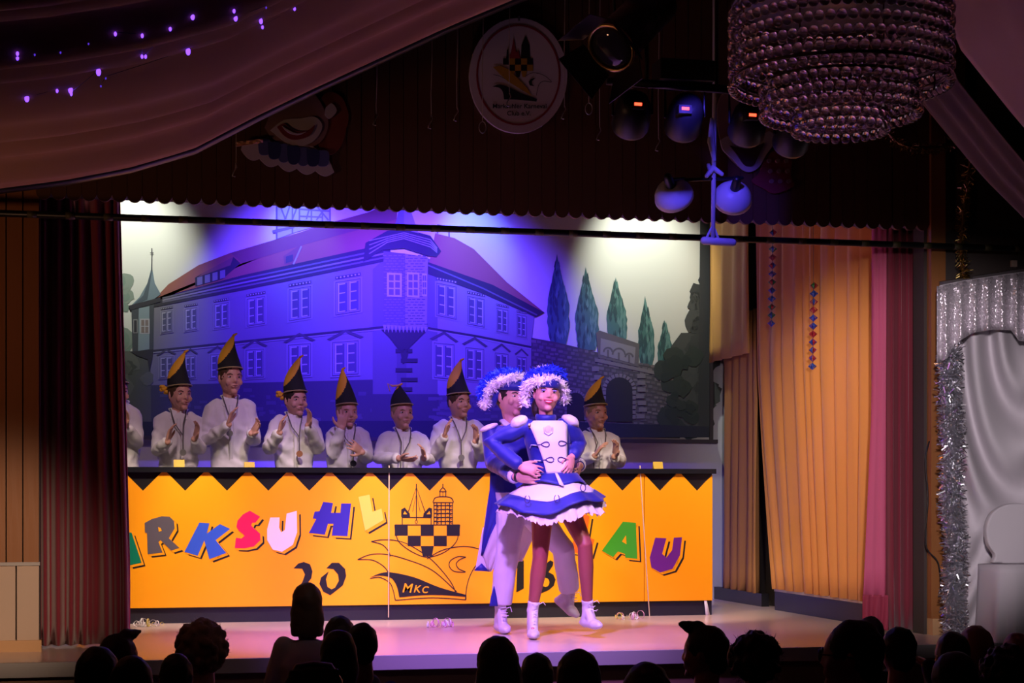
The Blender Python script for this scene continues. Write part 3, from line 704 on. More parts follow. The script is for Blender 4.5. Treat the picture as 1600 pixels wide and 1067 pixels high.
# club emblem on the middle panel: towers, chequered shield, jester cap
b = MB()
def el(pts, w_=3.4, lay=2): 
    for q in strokequads(pts, w_): pp(b, C8, q, lay, 0)
def ec(pts, n=7): return [tuple(p)[:2] for p in spl([(x, y, 0) for x, y in pts], n)]
for r_, cols_, y0_, y1_ in ((0, (0, 2, 4), 258, 302), (1, (1, 3), 302, 343), (2, (2,), 343, 384)):
    for c_ in cols_: pp(b, C8, [(250+c_*52.4, y0_), (302.4+c_*52.4, y0_), (302.4+c_*52.4-(8 if r_ == 2 else 0), y1_), (250+c_*52.4+(8 if r_ == 2 else 0), y1_)], 2, 0)
pp(b, C8, [(302, 343), (270, 330), (262, 302), (302, 302)], 2, 1)
el(ec([(250, 258), (255, 300), (275, 335), (330, 372), (385, 388), (450, 368), (495, 330), (508, 290), (512, 258)])); el([(250, 258), (512, 258)])
el([(305, 205), (337, 105), (372, 205)]); el([(337, 92), (337, 240)], 4); el([(322, 205), (337, 130), (352, 205)], 2); el([(280, 200), (280, 256)]); el([(397, 196), (397, 256)]); el([(280, 228), (397, 228)])
for q in ([(276, 226), (276, 196), (290, 188), (310, 212), (312, 226)], [(400, 226), (400, 192), (388, 188), (366, 212), (364, 226)]): pp(b, C8, q, 2, 0); 
for q in ([(284, 215), (290, 202), (300, 215)], [(378, 215), (390, 202), (394, 215)]): pp(b, C8, q, 3, 1)
el([(337+5*math.cos(i*.63), 245+7*math.sin(i*.63)) for i in range(11)], 2)
el([(408, 256), (408, 168)]); el([(483, 256), (483, 168)]); el([(404, 168), (487, 168)]); el(ec([(404, 166), (412, 150), (430, 144)])); el(ec([(487, 166), (478, 150), (458, 144)])); el([(430, 144), (458, 144)])
el([(432, 144), (432, 124)]); el([(456, 144), (456, 124)]); el(ec([(430, 124), (444, 108), (458, 124)])); el([(430, 124), (458, 124)]); el([(444, 108), (444, 92)]); el([(444, 144), (444, 124)], 2)
for k in range(5): el([(408, 180+k*16), (483, 180+k*16)], 4)
for k in range(4): el([(420+k*17, 168), (420+k*17, 256)], 4)
for k in range(5): el([(412, 176+k*16), (428, 188+k*16)], 2); el([(462, 176+k*16), (480, 188+k*16)], 2)
el(ec([(155, 325), (200, 318), (260, 322), (320, 345), (400, 400), (470, 480), (495, 528)])); el(ec([(155, 325), (200, 338), (225, 365), (232, 385)]))
el(ec([(100, 398), (150, 378), (210, 376), (290, 395), (400, 440), (500, 528)])); el(ec([(100, 398), (160, 400), (205, 425), (225, 452)]))
el(ec([(380, 395), (430, 365), (480, 350), (540, 345), (600, 360), (650, 400)])); el(ec([(640, 395), (585, 415), (555, 460), (540, 510), (535, 558)]))
el(ec([(537, 388), (505, 386), (475, 402), (470, 425), (490, 445), (535, 448), (508, 435), (498, 415), (512, 398), (537, 388)]))
pp(b, C8, ec([(150, 470), (195, 452), (240, 450), (330, 470), (430, 510), (537, 540)], 4)+[(537, 548)]+ec([(537, 548), (400, 540), (268, 550)], 4)+ec([(268, 550), (258, 505), (235, 472), (190, 462), (150, 470)], 4), 2, 0)
el(ec([(150, 474), (190, 470), (228, 490), (243, 520), (252, 562)])); el(ec([(252, 562), (400, 552), (537, 560)])); el([(537, 540), (537, 560)])
for tx, sz, x_, y_ in (('M', 52, 298, 530), ('K', 42, 338, 530), ('C', 38, 370, 532)):
    vs_, fs_ = text_rings(tx, sz, 0.25, 0.012*sz)
    n0 = len(b.v); b.add([P(*C8(x_+q[0], y_-q[1]-q[0]*-0.05), CY-0.009-0.0035) for q in vs_], fs_, 1)
b.build('emblem', [INK, YELLOW], p1, smooth=False, fix=False)

# yellow cards standing on the counter
for uu, hh, lb in ((280, 9, 'small yellow card on the counter in front of the second boy from the curtain'), (390, 6, 'small yellow card on the counter by the tallest boy'), (1029, 9, 'small yellow card alone near the right end of the counter')):
    p = P(uu, 731, CY+0.2); b = MB(); wv, hv = 0.036, hh/214
    b.prism([(p.x-wv, CY+0.2, ztop), (p.x-wv, CY+0.2+0.04, ztop), (p.x-wv, CY+0.22, ztop+hv+0.012)], (2*wv, 0, 0))
    tag(b.build('table_card', mat('yellow_card', (0.55, 0.36, 0.02), 0.6), smooth=False), lb, 'card', 'yellow table cards')

# paper streamers on the stage floor
def streamer(u, v, label, col, n=7, s_=1.0):
    n = n+5
    c = PZ(u, v); t = thing('paper_streamer', c, label, 'streamer', 'paper streamers on the stage floor'); rn = random.Random(int(u))
    for k in range(n):
        b = MB(); o = c+Vector((rn.uniform(-.09, .09)*s_, rn.uniform(-.05, .05)*s_, 0.0)); r = rn.uniform(.010, .026)*s_; ax = rn.uniform(0, 3.1); rows = []
        for i in range(19):
            a = i*2*math.pi/14-math.pi/2; rr = r*(1+0.02*i)
            q = o+Vector((math.cos(ax)*rr*math.cos(a), math.sin(ax)*rr*math.cos(a), r*1.02+rr*math.sin(a)*0.98+0.003)); q.z = max(q.z, STAGE+0.003)
            sd = Vector((-math.sin(ax), math.cos(ax), 0))*0.004
            rows.append([q-sd+Vector((0, i*.002, 0)), q+sd+Vector((0, i*.002, 0))])
        b.grid(rows); b.build('curl', mat('paper_'+col[k % len(col)], dict(white=(.8, .78, .76), yellow=(.75, .6, .15), pink=(.8, .4, .6))[col[k % len(col)]], 0.7), t, thick=0.0012, fix=False)
streamer(232, 979, 'curled white and yellow paper streamer on the stage by the left curtain', ['white', 'white', 'yellow'], 8)
streamer(688, 980, 'small pink paper streamer lying left of the dancers', ['pink', 'pink', 'white'], 6)
streamer(987, 968, 'curled pale paper streamer on the floor right of the dancers', ['white', 'pink', 'white', 'yellow'], 9)
# ------------------------------------------------------------------ people
def RZ(d): return Matrix.Rotation(math.radians(d), 3, 'Z')
def RX(d): return Matrix.Rotation(math.radians(d), 3, 'X')
def RY(d): return Matrix.Rotation(math.radians(d), 3, 'Y')
def headfn(k):
    def f(x, y, z):
        p = 2.35 if z < 0 else 2.05
        rho = max(0.0, 1-abs(z)**p)**(1/p); n = math.hypot(x, y) or 1.0
        x, y = x/n*rho, y/n*rho
        w_, d_ = 0.073, 0.094
        if z < 0:
            t = -z; w_ *= 1-0.20*t**1.4
            if y > 0: y *= 1-0.42*min(1, max(0, (t-.15)/.6))
        X, Y, Z = x*w_, y*d_, z*0.112
        if y < 0:
            for sx in (-1, 1): Y += 0.010*math.exp(-(((X-sx*.031)/.014)**2+((Z-.004)/.012)**2))
        return (X*k, Y*k, Z*k)
    return f
def add_head(mb, c, M, k=1.0, ears=True):
    c = Vector(c); L = lambda x, y, z: c+M @ (Vector((x, y, z))*k)
    mb.ell(c, (1, 1, 1), M, 22, 16, fn=headfn(k))
    mb.tube([L(0, -.084, .014), L(0, -.093, -.008), L(0, -.098, -.024)], [.006*k, .008*k, .0105*k], 8)
    for s in (-1, 1):
        mb.ell(L(s*.009, -.090, -.028), (.008*k, .008*k, .006*k), M, 8, 6)
        mb.ell(L(s*.042, -.068, -.030), (.020*k, .016*k, .020*k), M, 8, 6)
        if ears: mb.ell(L(s*.073, .010, -.004), (.009*k, .017*k, .029*k), M @ RZ(s*18), 10, 7)
    mb.ell(L(0, -.084, -.056), (.026*k, .011*k, .014*k), M, 10, 7)
    mb.ell(L(0, -.072, -.092), (.025*k, .020*k, .018*k), M, 10, 7)
def face(c, M, k, parent, smile=False, brow=HAIRB, lips=LIPS, closed=False):
    c = Vector(c); L = lambda x, y, z: c+M @ (Vector((x, y, z))*k)
    for s in (-1, 1):
        b = MB(); b.ell(L(s*.031, -.074, .004), (.0140*k, .009*k, .0056*k), M, 10, 7, 0); b.ell(L(s*.031, -.0785, .004), (.0078*k, .0055*k, .0054*k), M, 8, 6, 1)
        b.build('eye', [EYEW, EYED], parent)
        b = MB(); b.tube([L(s*.016, -.088, .019), L(s*.031, -.087, .026), L(s*.049, -.076, .021)], [.0024*k, .0030*k, .0018*k], 6); b.build('eyebrow', brow, parent)
    b = MB()
    if smile:
        b.ell(L(0, -.0915, -.055), (.021*k, .0075*k, .0075*k), M, 12, 8); b.build('teeth', EYEW, parent)
        b = MB(); b.tube([L(-.027, -.083, -.045), L(-.013, -.095, -.0475), L(0, -.098, -.048), L(.013, -.095, -.0475), L(.027, -.083, -.045)], [.003*k, .0045*k, .005*k, .0045*k, .003*k], 6)
        b.tube([L(-.027, -.083, -.046), L(-.014, -.093, -.060), L(0, -.096, -.064), L(.014, -.093, -.060), L(.027, -.083, -.046)], [.003*k, .0045*k, .006*k, .0045*k, .003*k], 6)
    else:
        b.tube([L(-.021, -.086, -.054), L(-.008, -.0945, -.0515), L(.008, -.0945, -.0515), L(.021, -.086, -.054)], [.0018*k, .0036*k, .0036*k, .0018*k], 6)
        b.tube([L(-.018, -.086, -.056), L(0, -.0935, -.0595), L(.018, -.086, -.056)], [.0018*k, .0042*k, .0018*k], 6)
    b.build('lips', lips, parent)
def add_hand(mb, wr, d, nrm, side, k=1.0, curl=25, spread=5, thumb=50):
    """wrist point, finger direction, palm normal, side of the thumb (+1 / -1 along d x n)."""
    wr = Vector(wr); d = Vector(d).normalized(); nrm = Vector(nrm); nrm = (nrm-d*nrm.dot(d)).normalized(); s = d.cross(nrm)*side
    mb.tube([wr, wr+d*.03*k, wr+d*.075*k], [.026*k, .037*k, .038*k], 10, flat=.40, axis=s)
    for i, ln in enumerate((.070, .078, .073, .056)):
        off = (1.5-i)*.0195*k; base = wr+d*.078*k+s*off
        a = math.radians((1.5-i)*spread); dd = (d*math.cos(a)+s*math.sin(a)); c = math.radians(curl)*(1+.12*i)
        pts = [base-dd*.012*k, base]; ang = c*.4; p = base
        for q in (.46, .31, .23):
            v = dd*math.cos(ang)+nrm*math.sin(ang); p = p+v*ln*q*k; pts.append(p); ang += c*.8
        mb.tube(pts, [.0088*k, .0085*k, .0078*k, .0072*k, .0060*k], 7)
    a = math.radians(thumb); td = d*math.cos(a)+s*math.sin(a)
    b0 = wr+d*.022*k+s*.022*k; b1 = b0+td*.036*k+nrm*.008*k; b2 = b1+(td*.8+d*.5).normalized()*.030*k+nrm*.006*k
    mb.tube([b0, b1, b2, b2+(d*.8+td*.3).normalized()*.016*k], [.014*k, .0115*k, .0095*k, .007*k], 8)
def sect_ring(c, w_, d_, ax, ay, n=22, e=2.4):
    out = []
    for j in range(n):
        q = 2*math.pi*j/n; cc, ss = math.cos(q), math.sin(q)
        out.append(c+ax*(w_*math.copysign(abs(cc)**(2/e), cc))+ay*(d_*math.copysign(abs(ss)**(2/e), ss)))
    return out
def torso_sections(hip, sl, sr, k=1.0, g=0.0, hipw=.150, waist=.128, neck=True):
    sl, sr, hip = Vector(sl), Vector(sr), Vector(hip); mid = (sl+sr)/2; sw = (sr-sl).length/2; up = mid-hip
    S = [(hip-Vector((0, 0, .09*k)), hipw*k*.96, .105*k), (hip, hipw*k, .108*k), (hip+up*.28, waist*k, .092*k), (hip+up*.62, max(.150*k, sw*.86), .106*k), (hip+up*.86, sw*1.0, .098*k), (hip+up*.95, sw*.90, .086*k), (hip+up*1.0+Vector((0, 0, .012*k)), sw*.64, .070*k), (hip+up*1.0+Vector((0, 0, .036*k)), sw*.40, .058*k)]
    if neck: S.append((hip+up*1.0+Vector((0, 0, .060*k)), .058*k, .054*k))
    return [(c, w_+g, d_+g) for c, w_, d_ in S]
def add_torso(mb, S, sl, sr):
    ax = (Vector(sr)-Vector(sl)); ax.z = 0; ax.normalize(); ay = Vector((0, 0, 1)).cross(ax)
    mb.loft([sect_ring(c, w_, d_, ax, ay) for c, w_, d_ in S])
def add_foot(mb, ankle, toe, heel=None, r=.036):
    ankle, toe = Vector(ankle), Vector(toe); d = toe-ankle; dd = Vector((d.x, d.y, 0)); dd = dd.normalized() if dd.length > 1e-4 else Vector((0, -1, 0))
    heel = Vector(heel) if heel is not None else ankle-dd*.045+Vector((0, 0, toe.z-ankle.z+.008))
    mb.tube([ankle, (ankle+heel)/2+dd*.02, heel+dd*.02], [r*.95, r*1.0, r*.95], 10)
    mb.tube([heel+dd*.0, heel.lerp(toe, .45), heel.lerp(toe, .78), toe], [r*.88, r*.98, r*1.12, r*.72], 12, flat=.8, axis=d.cross(Vector((0, 0, 1))))
    mb.tube([ankle, heel.lerp(toe, .6)], [r*.9, r*.85], 10)

def jester_hat(c, M, k, tip, parent, lean=-0.35, thr=.62, floppy=False, tuft=False):
    c = Vector(c); tip = Vector(tip); base = c+M @ Vector((0, .004, .058))*k; up = M @ Vector((0, .10, 1)).normalized(); ax = M @ Vector((1, 0, 0)); H = (tip-base).length
    cx = Vector((CS, -SN, 0)); ay = up.cross(ax)
    ctrl = base+up*H*.55+cx*H*lean*.35
    rings = []; NV, NU = 44, 56
    for i in range(NV+1):
        t = i/NV; ce = base*(1-t)**2+ctrl*2*t*(1-t)+tip*t*t
        wv = lerp(.078, .007, t**1.12)*(1+.10*math.sin(math.pi*min(1, t*1.1))); dv = lerp(.100, .005, t**.70)
        a2 = ax.lerp(cx, t).normalized()
        rings.append([ce+a2*(wv*k*math.cos(q))+ay*(dv*k*math.sin(q)) for q in [2*math.pi*j/NU for j in range(NU)]])
    ba, bb = MB(), MB(); vs_ = [p for r in rings for p in r]; fa, fb = [], []
    for i in range(NV):
        for j in range(NU):
            f = (i*NU+j, i*NU+(j+1) % NU, (i+1)*NU+(j+1) % NU, (i+1)*NU+j)
            t = (i+.5)/NV; q = 2*math.pi*(j+.5)/NU
            (fb if t-math.cos(q)*.36 > thr-.10 else fa).append(f)
    ba.add(vs_, fa+[tuple(range(NU))[::-1]]); bb.add(vs_, fb+[tuple(NV*NU+j for j in range(NU))])
    hat = empty('jester_cap', base); hat.parent = parent; hat.matrix_parent_inverse = Matrix.Translation(parent.location).inverted()
    def sub(b, nm, m):
        o = b.build(nm, m, None, fix=False); o.parent = hat; o.matrix_parent_inverse = Matrix.Translation(base).inverted(); return o
    for b, nm, m in ((ba, 'crown', HATB), (bb, 'top_panel', HATY)):
        used = sorted({i for f in b.f for i in f}); mp = {i: n for n, i in enumerate(used)}; b.v = [b.v[i] for i in used]; b.f = [tuple(mp[i] for i in f) for f in b.f]
        sub(b, nm, m)
    b = MB(); b.tube(rings[0]+[rings[0][0]], .0045*k, 6, rnd=False); sub(b, 'piping', GOLDT)
    b = MB(); b.tube([tip, tip+cx*.02*k+Vector((0, 0, .012))], [.010*k, .006*k], 6); sub(b, 'tassel', HATY)
    if floppy:
        b = MB(); b.tube([tip, tip-cx*.05+Vector((0, 0, -.005)), tip-cx*.085+Vector((0, 0, .012)), tip-cx*.07+Vector((0, 0, -.04))], [.014, .016, .012, .007], 8, flat=.5); sub(b, 'bent_tip', mat('salmon_felt', (0.75, 0.38, 0.22), 0.7))
    if tuft:
        b = MB(); q = c+M @ Vector((-.075, .06, .035))*k
        for i in range(7): b.ell(q-cx*(.012+.018*math.cos(i))+Vector((0, -.01*(i % 2), .022*math.sin(i*1.3))), (.018, .012, .014), None, 8, 6)
        sub(b, 'rosette', HATY)

def person_root(p, label, group=None):
    return thing('person', p, label, 'person', group)
COLLAR = mat('white_collar_cotton', (0.80, 0.77, 0.80), 0.7)
BOYY = 12.98
def boy(u, ve, chin, sL, sR, aL, aR, yaw, tip, label, k=1.02, hair=HAIRB, tilt=0, medal=None, medalm=SILVER, shoulderz=0, tuft=False, floppy=False, thr=.62, Y=BOYY, lean=-.35, pitch=0, hL=None, hR=None, hat=True, watch=False):
    Q = lambda q: P(q[0], q[1], Y+(q[2] if len(q) > 2 else 0))
    c = P(u, ve+1, Y-.015); root = person_root((c.x, Y, STAGE), label, 'boys clapping behind the counter')
    M = RZ(yaw) @ RX(pitch) @ RY(tilt)
    sl, sr = Q(sL), Q(sR); ax = (sr-sl).normalized(); mid = (sl+sr)/2; sl_in, sr_in = sl+ax*.025-Vector((0, 0, .02)), sr-ax*.025-Vector((0, 0, .02))
    hipz = STAGE+max(.72, (mid.z-STAGE)*.63); hip = Vector((mid.x, Y+.01, hipz))
    S = torso_sections(hip, sl+ax*.03, sr-ax*.03, .95)
    body = MB(); add_head(body, c, M, k)
    nb = mid+Vector((0, .01, .02)); body.tube([c+M @ Vector((0, .016, -.055))*k, c.lerp(nb, .65)+Vector((0, .008, 0)), nb], [.050*k, .048*k, .058*k], 12)
    add_torso(body, [(a, b_-.012, d_-.012) for a, b_, d_ in S], sl, sr)
    sh = MB(); add_torso(sh, [(a, b_+.010, d_+.010) for a, b_, d_ in S[:-1]], sl, sr)
    for s0, arm, hd, sg in ((sl_in, aL, hL, -1), (sr_in, aR, hR, 1)):
        el, wr, ht = Q(arm[0]), Q(arm[1]), Q(arm[2])
        fa = (wr-el).normalized(); cuff = wr-fa*.012
        body.tube([s0, el, wr+fa*.01], [.042, .036, .025], 10)
        m1, m2 = s0.lerp(el, .5), el.lerp(cuff, .5)
        sh.tube([s0-ax*sg*.03+Vector((0, 0, .012)), s0-Vector((0, 0, .008)), m1, el, m2, cuff], [.052, .058, .056, .052, .047, .038], 14)
        nrm = hd if hd is not None else Vector((-sg*.9, -.25, 0.1))
        add_hand(body, wr, ht-wr, nrm, 1, .96, 18, 6)
        # the thumb sits on the side facing the chest front
    for sg in (-1, 1):
        hp = hip+ax*sg*.075-Vector((0, 0, .08)); kn = Vector((hp.x, Y-.02, STAGE+.47)); an = Vector((hp.x+sg*.015, Y+.01, STAGE+.09))
        body.tube([hp, kn, an], [.070, .050, .036], 10)
        add_foot(body, an-Vector((0, 0, .01)), an+Vector((sg*.02, -.16, -.055)), r=.030)
    body.fused('body', SKIN, root, .0052, 1)
    sh.fused('shirt', SHIRT, root, .009, 2, .0055, 12, fn=lambda p: .004*math.sin(40*p.z+22*p.x+9*noise.noise(p*6)))
    tr = MB(); H2 = [(hip-Vector((0, 0, .10)), .155, .118), (hip-Vector((0, 0, .03)), .152, .116), (hip+Vector((0, 0, .045)), .140, .110)]; add_torso(tr, H2, sl, sr)
    sho = MB()
    for sg in (-1, 1):
        hp = hip+ax*sg*.078-Vector((0, 0, .08)); kn = Vector((hp.x, Y-.02, STAGE+.47)); an = Vector((hp.x+sg*.012, Y+.01, STAGE+.10))
        tr.tube([hp, kn, an], [.088, .070, .062], 12)
        s1 = MB(); add_foot(s1, an-Vector((0, 0, .02)), an+Vector((sg*.02, -.17, -.062)), r=.038); s1.fused('shoe', LEATHER, root, .010, 2)
    tr.fused('trousers', TROUS, root, .012, 2)
    face(c, M, k, root, brow=hair)
    h = MB(); h.ell(c+M @ Vector((0, .010, .020))*k, (.0785*k, .096*k, .100*k), M, 20, 12); h.fused('hair', hair, root, .008, 1, .004, 40)
    # collar, placket with buttons
    b = MB(); fw = Vector((0, -1, 0))
    for sg in (-1, 1):
        b.tube([nb+Vector((0, .05, .045)), nb+ax*sg*.052+Vector((0, .0, .040)), nb+ax*sg*.030+fw*.055+Vector((0, 0, .012)), nb+ax*sg*.050+fw*.085+Vector((0, 0, -.032))], [.018, .022, .024, .012], 8, flat=.4)
    b.build('collar', COLLAR, root)
    b = MB(); fr = lambda t: nb.lerp(hip, t)+fw*(.085+.052*math.sin(math.pi*min(1, t*1.25)))
    rows = [[fr(t)-ax*.014, fr(t)+ax*.014] for t in [.06+.09*i for i in range(11)]]; b.grid(rows); b.build('button_placket', SHIRT, root, thick=.005, fix=False)
    if medal:
        mp = P(medal[0], medal[1], Y-.165); b = MB()
        for sg in (-1, 1): b.tube([nb+ax*sg*.056+Vector((0, -.02, .040)), nb+ax*sg*.046+fw*.100-Vector((0, 0, .01)), nb+ax*sg*.030+fw*.140-Vector((0, 0, .07)), mp+Vector((0, .01, .12)), mp+Vector((0, 0, .022))], .0042, 6, flat=.5)
        b.build('medal_ribbon', RIB, root)
        b = MB(); r = .023; b.loft([[mp+Vector((r*math.cos(q), dy, r*math.sin(q))) for q in [i*math.pi/8 for i in range(16)]] for dy in (-.003, .003)]); b.build('medal', medalm, root, smooth=False)
    if hat: jester_hat(c, M, k*1.02, Q(tip), root, lean, thr, floppy, tuft)
    return root
UPL, UPR = Vector((.9, -.3, 0)), Vector((-.9, -.3, 0))
boy(182, 612, 636, (160, 640), (214, 640, 0), [(163, 694, -.06), (180, 672, -.24), (186, 650, -.27)], [(214, 692, -.08), (197, 668, -.24), (199, 648, -.28)], 25, (187, 577), 'boy in white shirt half hidden by the left burgundy curtain, clapping', hL=UPL, hR=UPR)
boy(281, 616, 642, (247, 652), (310, 652), [(246, 703, -.08), (261, 691, -.26), (266, 672, -.28)], [(312, 702, -.08), (304, 687, -.24), (309, 667, -.28)], 24, (289, 550), 'boy in white shirt beside the curtain with silver medal and black-yellow jester cap', medal=(286, 707), hL=UPL, hR=UPR, tuft=True, hair=HAIRB, thr=.66)
boy(360, 590, 618, (326, 632), (393, 630), [(321, 689, -.06), (356, 664, -.26), (363, 643, -.29)], [(397, 689, -.06), (393, 678, -.22), (404, 662, -.28)], 16, (365, 524), 'tallest boy in white shirt clapping, fringe showing under his jester cap', k=1.08, medal=(359, 677), hair=HAIRB, hL=UPL, hR=UPR, thr=.60)
boy(462, 625, 652, (427, 657), (492, 657), [(420, 702, -.08), (436, 677, -.24), (442, 650, -.28)], [(497, 700, -.08), (482, 666, -.22), (485, 640, -.28)], 18, (469, 558), 'boy in white shirt raising both hands beside his chin, copper medal', medal=(468, 709), medalm=COPPER, hair=HAIRD, hL=UPL, hR=UPR, tuft=True)
boy(542, 644, 666, (514, 675), (571, 675), [(521, 707, -.10), (533, 671, -.17), (535, 650, -.17)], [(573, 716, -.06), (566, 707, -.22), (556, 699, -.26)], 12, (535, 577), 'boy in white shirt rubbing his eye with one hand', k=.98, medal=(552, 724), medalm=BLKMET, hair=HAIRF, hL=Vector((0, 1, .2)), hR=Vector((0, 1, -.3)), thr=.60, lean=-.2)
boy(628, 645, 668, (597, 681), (661, 681), [(593, 716, -.06), (622, 716, -.26), (640, 718, -.29)], [(670, 719, -.06), (663, 716, -.22), (661, 704, -.27)], 14, (624, 602), 'smallest boy in white shirt, low cap with bent salmon tip', k=1.0, hair=HAIRF, floppy=True, thr=1.2, medal=(626, 742), hL=Vector((0, .5, 1)), hR=UPR)
boy(717, 628, 653, (682, 664), (750, 664), [(682, 709, -.08), (694, 683, -.24), (699, 663, -.28)], [(753, 712, -.08), (743, 691, -.24), (744, 668, -.28)], 22, (720, 563), 'boy in white shirt clapping just left of the dancers, tall jester cap', medal=(721, 715), hair=HAIRB, hL=UPL, hR=UPR, thr=.62)
boy(931, 645, 669, (904, 681), (961, 683), [(908, 721, -.06), (928, 713, -.24), (940, 697, -.28)], [(968, 722, -.06), (960, 714, -.24), (963, 696, -.28)], 16, (939, 591), 'boy in white shirt clapping to the right of the dancers', hair=HAIRF, hL=UPL, hR=UPR, thr=.60, medal=(928, 740))

# ------------------------------------------------------------------ feather hats
def feather_trim(path, r, n, m, name, parent, seed, core=True, ln=.05):
    """A fluffy ostrich-feather boa: a lumpy plume body with loose barbs standing out of it."""
    rn = random.Random(seed); pts = spl(path, 10); b = MB(); N = len(pts)
    if core:
        b.tube(pts, [r*.75*min(1, .6+min(i, N-1-i)*.2) for i in range(N)], 10)
        for _ in range(90):
            i = rn.randrange(N); v = Vector((rn.gauss(0, 1), rn.gauss(0, 1), rn.gauss(0, 1))).normalized(); q_ = r*rn.uniform(.30, .5)
            b.ell(pts[i]+v*r*.72, (q_, q_, q_), None, 8, 6)
        o = b.fused(name, m, parent, .0055, 1, .007, 55); b = MB()
    for _ in range(n):
        i = rn.randrange(N-1); p = pts[i].lerp(pts[i+1], rn.random())
        t = (pts[i+1]-pts[i]).normalized(); v = Vector((rn.gauss(0, 1), rn.gauss(0, 1), rn.gauss(0, 1))); v = (v-t*v.dot(t)*.5).normalized()
        sd = v.cross(Vector((rn.gauss(0, 1), rn.gauss(0, 1), rn.gauss(0, 1)))).normalized()*rn.uniform(.0016, .0034)
        a = p+v*r*(.8 if core else .2); L = ln*rn.uniform(.25, .62); dr = Vector((rn.gauss(0, .3), rn.gauss(0, .3), -.15+rn.gauss(0, .3)))
        mid_ = a+v*L*.55; e = a+(v+dr*.6)*L
        b.add([a-sd, a+sd, mid_+sd*1.2, mid_-sd*1.2, e], [(0, 1, 2, 3), (3, 2, 4)])
    return b.build('feather_barbs', m, parent, smooth=False, fix=False)

# ------------------------------------------------------------------ dancing girl
GY = 10.42
gq = lambda u, v, dy=0.0: P(u, v, GY+dy)
girl = person_root((gq(860, 990).x, GY, STAGE), 'girl dancer in blue and white guard uniform with feather hat and short skirt')
gc = gq(854, 616, -.01); GM = RZ(-4) @ RX(-4) @ RY(4); gk = .99
sl, sr = gq(818, 667), gq(888, 665); hip = gq(866, 768)
GS = [(gq(866, 782), .140, .105), (gq(865, 765), .142, .108), (gq(864, 742), .122, .090), (gq(859, 715), .118, .088), (gq(855, 690), .128, .098), (gq(853, 672), .128, .088), (gq(853, 661), .100, .068), (gq(853, 655), .050, .050)]
body = MB(); add_head(body, gc, GM, gk)
nb = gq(853, 660)
body.tube([gc+GM @ Vector((0, .016, -.06)), gq(853, 652, .01), nb], [.044, .042, .052], 12)
body.loft([sect_ring(c, w_-.012, d_-.012, Vector((1, 0, 0)), Vector((0, 1, 0))) for c, w_, d_ in GS])
el, wr, ht = gq(767, 692, .06), gq(812, 728, -.10), gq(840, 736, -.135)
body.tube([sl+Vector((.02, 0, 0)), el, wr], [.038, .033, .022], 10)
add_hand(body, wr, ht-wr, Vector((.25, .9, -.35)), 1, .95, 20, 5, 40)
el2, wr2, ht2 = gq(905, 695, .05), gq(894, 713, -.06), gq(889, 733, -.11)
body.tube([sr-Vector((.02, 0, 0)), el2, wr2], [.038, .033, .022], 10)
add_hand(body, wr2, ht2-wr2, Vector((-.5, .85, 0)), -1, .92, 22, 4, 40)
legs = [((848, 785, 0), (844, 872, -.05), (833, 948, .01), (834, 989, -.13)), ((884, 785, 0), (914, 852, -.12), (918, 945, .0), (936, 977, -.12))]
for h_, kn, an, to in legs:
    body.tube([gq(*h_), gq(*h_).lerp(gq(*kn), .5), gq(*kn), gq(*kn).lerp(gq(*an), .35), gq(*an)], [.068, .056, .042, .043, .022], 12)
    add_foot(body, gq(*an)+Vector((0, .012, -.01)), gq(*an).lerp(gq(*to), .72)+Vector((0, .02, -.02)), heel=Vector((gq(*an).x, gq(*an).y+.02, lerp(gq(*an).z, gq(*to).z, .85))), r=.016)
body.fused('body', mat('rouged_skin', (0.72, 0.33, 0.28), 0.5, 0.08, 20), girl, .0048, 1)
face(gc, GM, gk, girl, smile=True, brow=HAIRD, lips=mat('lipstick', (0.62, 0.03, 0.08), 0.35))
for sg in (-1, 1):
    b = MB(); b.ell(gc+GM @ Vector((sg*.034, -.0835, .013)), (.014, .004, .005), GM, 10, 6); b.build('eye_shadow', mat('blue_eye_shadow', (0.22, 0.16, 0.55), 0.5), girl)
h = MB(); h.ell(gc+GM @ Vector((0, .014, .014)), (.077, .094, .098), GM, 18, 12); h.ell(gc+GM @ Vector((-.045, .075, -.075)), (.03, .03, .06), GM); h.fused('hair', HAIRD, girl, .008, 1, .003, 40)
tg = MB()
for h_, kn, an, to in legs:
    tg.tube([gq(*h_), gq(*h_).lerp(gq(*kn), .5), gq(*kn), gq(*kn).lerp(gq(*an), .35), gq(*an)], [.072, .060, .046, .047, .030], 16)
tg.loft([sect_ring(c, w_-.006, d_-.006, Vector((1, 0, 0)), Vector((0, 1, 0))) for c, w_, d_ in GS[:3]])
tg.fused('tights', TIGHTS, girl, .006, 3)
